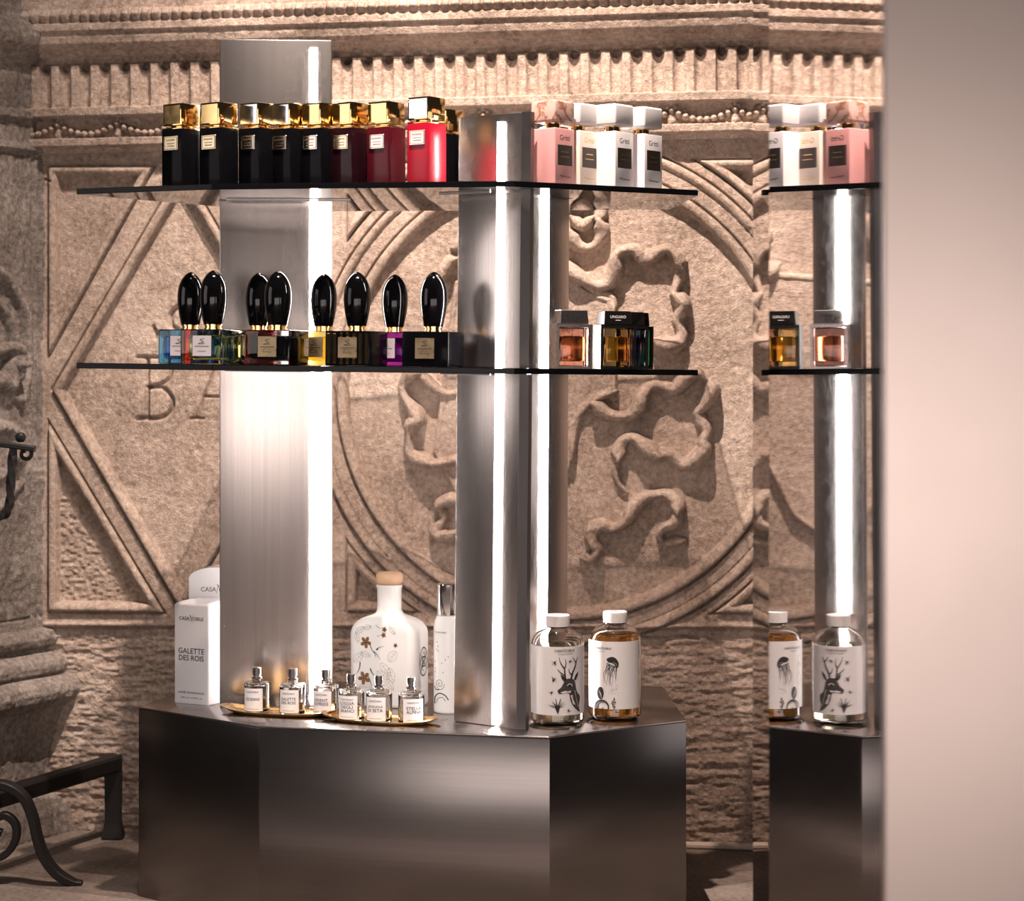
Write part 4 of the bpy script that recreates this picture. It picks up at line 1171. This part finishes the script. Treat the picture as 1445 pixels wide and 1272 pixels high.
def deer_art(lb, r, px, y):
    y = y - 0.034
    A = mapper(px, y); q = y/F/S3
    k = Ink(); kl = Ink(); kd = Ink()
    kd.poly([A(*p) for p in ((370, 608), (376, 586), (410, 560), (435, 515), (458, 478), (490, 463), (540, 470), (568, 508), (578, 560), (592, 622), (624, 672), (622, 730), (612, 780), (624, 852), (590, 830), (545, 775), (515, 710), (502, 642), (470, 628), (430, 632), (390, 636))], sub=3)
    k.poly([A(*p) for p in ((403, 412), (440, 436), (480, 470), (442, 492), (416, 462))]); k.poly([A(*p) for p in ((552, 492), (572, 432), (606, 388), (602, 432), (580, 482))])
    for pts, w in (([(458, 470), (452, 405), (446, 350), (420, 310), (396, 262), (388, 220)], 20), ([(446, 350), (464, 300), (456, 238)], 14), ([(452, 430), (404, 392), (368, 355)], 14),
                   ([(524, 470), (540, 400), (566, 340), (578, 290), (556, 250), (541, 220)], 20), ([(576, 295), (588, 262), (600, 230)], 14), ([(530, 420), (505, 392), (497, 350)], 14)):
        k.line([A(*p) for p in pts], w*q, 5*q)
    # pale muzzle, eye ring and chest
    kl.poly([A(*p) for p in ((400, 618), (450, 602), (500, 606), (528, 600), (515, 626), (470, 622), (425, 628))])
    kl.line([A(*p) for p in ((480, 545), (500, 524), (528, 532), (534, 552))], 8*q)
    kl.poly([A(*p) for p in ((518, 655), (540, 648), (548, 700), (575, 770), (545, 752))])
    for i in range(9): kl.line([A(560 + i*5, 600 + i*22), A(572 + i*4, 618 + i*22)], 4*q)
    rr = random.Random(3)
    for (cx, cy, n, l0, l1) in ((365, 790, 34, 30, 115),):
        for i in range(n):
            a = -math.pi*0.98*i/n + rr.uniform(-.1, .1) - 0.05; l = rr.uniform(l0, l1)
            k.line([A(cx, cy + 10), A(cx + l*0.5*math.cos(a) + rr.uniform(-6, 6), cy + l*0.5*math.sin(a)), A(cx + l*math.cos(a), cy + l*math.sin(a))], rr.uniform(4, 9)*q, 2*q)
    k.poly([A(*p) for p in ((340, 790), (395, 785), (385, 830), (372, 862), (358, 835))])
    for cx, cy, s in ((335, 280, 50), (512, 268, 32), (322, 478, 62), (300, 622, 38), (495, 826, 38)):
        for i in range(9):
            a = rr.uniform(0, 6.28); l = s*rr.uniform(0.5, 1.0)
            k.line([A(cx - 0.3*l*math.cos(a), cy - 0.3*l*math.sin(a)), A(cx + 0.2*l*math.cos(a+.4), cy + 0.2*l*math.sin(a+.4)), A(cx + l*math.cos(a), cy + l*0.8*math.sin(a))], rr.uniform(5, 14)*q, 2*q)
    u, v = A(450, 146)
    tri_logo(k, (u, v), 226*q, 30*q); u, v = A(455, 184); k.text('STELLA ALPINA', (u, v), width=165*q, maxh=15*q)
    rr = random.Random(9)
    for i in range(46):
        x = rr.uniform(440, 610); yy = 480 + (x - 440)*1.6 + rr.uniform(-40, 90)
        if 480 < yy < 830: k.line([A(x, yy), A(x + rr.uniform(4, 12), yy + rr.uniform(8, 22))], rr.uniform(2, 5)*q, 1.5*q)
    k.dot(A(508, 545), 14*q); k.poly([A(*p) for p in ((368, 608), (376, 588), (400, 600), (392, 622))])
    kd.build('deer_drawing', M['soft_ink'], lb, clampmap(r - 0.0001))
    k.build('illustration', M['ink'], lb, clampmap(r + 0.0001)); kl.build('illustration', M['label'], lb, clampmap(r))

def sea_art(lb, r, px, y):
    y = y - 0.034
    A = mapper(px, y); q = y/F/S3
    k = Ink(); kl = Ink(); kg = Ink(); rr = random.Random(5)
    k.poly([A(*p) for p in ((916, 246), (945, 222), (985, 215), (1025, 235), (1050, 275), (1054, 312), (1040, 340), (1020, 330), (1005, 300), (968, 282), (938, 276))], sub=3)
    for i in range(16):
        x0 = 925 + i*7.5; y0 = 285 + i*3
        x1 = x0 - rr.uniform(0, 70); y1 = y0 + rr.uniform(60, 160)
        (k if i % 2 else kg).line([A(x0, y0), A((x0+x1)/2 + rr.uniform(-14, 14), (y0+y1)/2), A(x1, y1), A(x1 + rr.uniform(-18, 18), y1 + rr.uniform(20, 120))], rr.uniform(5, 11)*q, 2*q)
    kl.line([A(990, 275), A(1020, 290), A(1035, 315)], 2*q)
    for i in range(34): k.dot(A(rr.uniform(940, 1045), rr.uniform(480, 630)), rr.uniform(1.5, 4)*q, 6)
    k.poly([A(850 + 36*math.cos(a), 632 + 72*math.sin(a)) for a in [2*math.pi*i/18 for i in range(18)]])
    for i in range(3): kl.line([A(826 + i*11, 600 + 12*i), A(846 + i*6, 640 + 5*i), A(862 - i*3, 690 - 5*i)], 2*q)
    pts = [A(872 + 66*math.cos(a), 790 + 70*math.sin(a)) for a in [math.radians(170 + 220*i/18) for i in range(19)]]
    k.line(pts, 46*q, 12*q, sub=2)
    kl.line([A(872 + 60*math.cos(a), 790 + 64*math.sin(a)) for a in [math.radians(175 + 190*i/18) for i in range(19)]], 3*q, 1.5*q, sub=2)
    k.line([A(880, 830), A(866, 812), A(872, 796), A(890, 800)], 10*q, 3*q)
    for i in range(60):
        cy = rr.uniform(680, 848); wd = 12 + (cy - 680)*0.22
        k.dot(A(998 + rr.uniform(-wd, wd), cy), rr.uniform(3, 8)*q, 6)
    for cx, cy in ((790, 480), (780, 270), (790, 350)):
        kg.line([A(cx + 22*math.cos(a), cy + 60*math.sin(a)) for a in [2*math.pi*i/14 for i in range(15)]], 2.5*q, sub=2)
    u, v = A(872, 122); tri_logo(k, (u, v), 196*q, 30*q); u, v = A(855, 158); k.text('OCEANI', (u, v), width=66*q, maxh=14*q)
    k.build('illustration', M['ink'], lb, clampmap(r)); kg.build('illustration', M['grey_ink'], lb, clampmap(r)); kl.build('illustration', M['label'], lb, clampmap(r + 0.0003))
refill('clear bottle of pale liquid with a deer drawn on its label', 787, 3.112, M['pale_liquid'], 0.120, -1.5, 1.35, 0.0175, 0.1165, deer_art)
refill('clear bottle of amber liquid with a jellyfish drawn on its label', 868, 3.157, M['amber_liquid'], 0.128, -1.52, 1.05, 0.0190, 0.1180, sea_art)

# ------------------------------------------------------------------ wrought iron andiron on the hearth
an = thing('andiron', 'black wrought iron andiron with curved foot standing on the hearth at the left', 'andiron', (-0.81, 3.33, 0))
AO = Vector((-0.81, 3.33, 0))
def iron(name, path, secn, parent=an, sub=6, twist=0.0, scale=None):
    p = [Vector(a) - AO for a in path]
    if sub and len(p) > 2: p = catmull(p, sub)
    bm = bmesh.new(); add_sweep(bm, p, secn, twist, scale=scale)
    return bm_obj(name, bm, M['iron'], parent, smooth=True, angle=math.radians(40))
xl, ylg = X(160, 3.655), 3.655
iron('bar', [(-0.838, 3.31, 0.128), (xl + 0.002, ylg - 0.002, 0.128)], rect2(0.030, 0.028, 0.3), sub=0)
bm = bmesh.new()
add_loft(bm, [[(xl + sx*w - AO.x, ylg + sy*w - AO.y, z) for sx, sy in ((-1, -1), (1, -1), (1, 1), (-1, 1))] for z, w in ((0.0, 0.019), (0.006, 0.017), (0.03, 0.0125), (0.09, 0.0135), (0.141, 0.0135))])
bmesh.ops.bevel(bm, geom=list(bm.edges), offset=0.002, segments=2, affect='EDGES')
bm_obj('back_leg', bm, M['iron'], an, smooth=True, angle=math.radians(40))
D = lambda px, py: tuple(P(px, py, 3.325))
iron('front_leg', [D(-30, 1122), D(-8, 1108), D(14, 1111), D(34, 1126), D(46, 1152), D(54, 1186), D(64, 1212), D(82, 1234), D(104, 1246), D(116, 1247)], rect2(0.026, 0.013, 0.3), scale=lambda t: 1.0 if t < 0.8 else 1.0 - (t - 0.8)*2.2)
iron('scroll', [D(-16, 1215), D(8, 1206), D(22, 1186), D(22, 1164), D(8, 1151), D(-6, 1158), D(-8, 1172), D(2, 1176)], rect2(0.016, 0.011, 0.3))
iron('post', [(-0.835, 3.330, 0.0), (-0.835, 3.330, 0.70)], rect2(0.022, 0.022, 0.3), sub=0)
hk = iron('hook_arm', [D(-30, 624), D(0, 627), D(24, 630), D(49, 634)], rect2(0.016, 0.009, 0.4), sub=3)
kp = P(29, 617, 3.325) - AO
lathe('knob', [(0.005, kp.z - 0.008), (0.0075, kp.z - 0.004), (0.0085, kp.z + 0.001), (0.006, kp.z + 0.006), (0, kp.z + 0.0075)], M['iron'], hk, 20, kp.x, kp.y, angle=70)
iron('twisted_rod', [D(19, 632), D(17, 655), D(15, 685), D(14, 708), D(9, 724), D(0, 729), D(-12, 724)], rect2(0.0115, 0.0115, 0.2), parent=hk, sub=8, twist=8.0)
iron('curl', [D(44, 633), D(44, 643), D(38, 648), D(31, 645), D(31, 638), D(36, 637)], circ(0.0032, 8), parent=hk)

# ------------------------------------------------------------------ near right: polished steel column
co = thing('steel_column', 'out of focus polished steel column in the near right foreground', 'column', (0.55, 1.95, 0))
CO = Vector((0.55, 1.95, 0))
N_, F_, G_ = (0.2891, 1.66), (0.2816, 2.33), (0.2958, 2.61)
foot = [N_, F_, G_, (0.80, 2.61), (0.80, 1.66)]
bm = bmesh.new(); add_prism(bm, [(x - CO.x, y - CO.y) for x, y in foot], 0.0, 1.5, 0.0)
bm.faces.ensure_lookup_table(); bm.normal_update()
ob = bm_obj('shaft', bm, M['mirror'], co)
bm = bmesh.new()
add_box(bm, N_[0] - CO.x - 0.0005, 0.80 - CO.x, 1.652 - CO.y, 1.6595 - CO.y, 0.0, 1.5, 0.003, 3)
bm_obj('front_cladding', bm, M['cladding'], co, smooth=True, angle=math.radians(50))
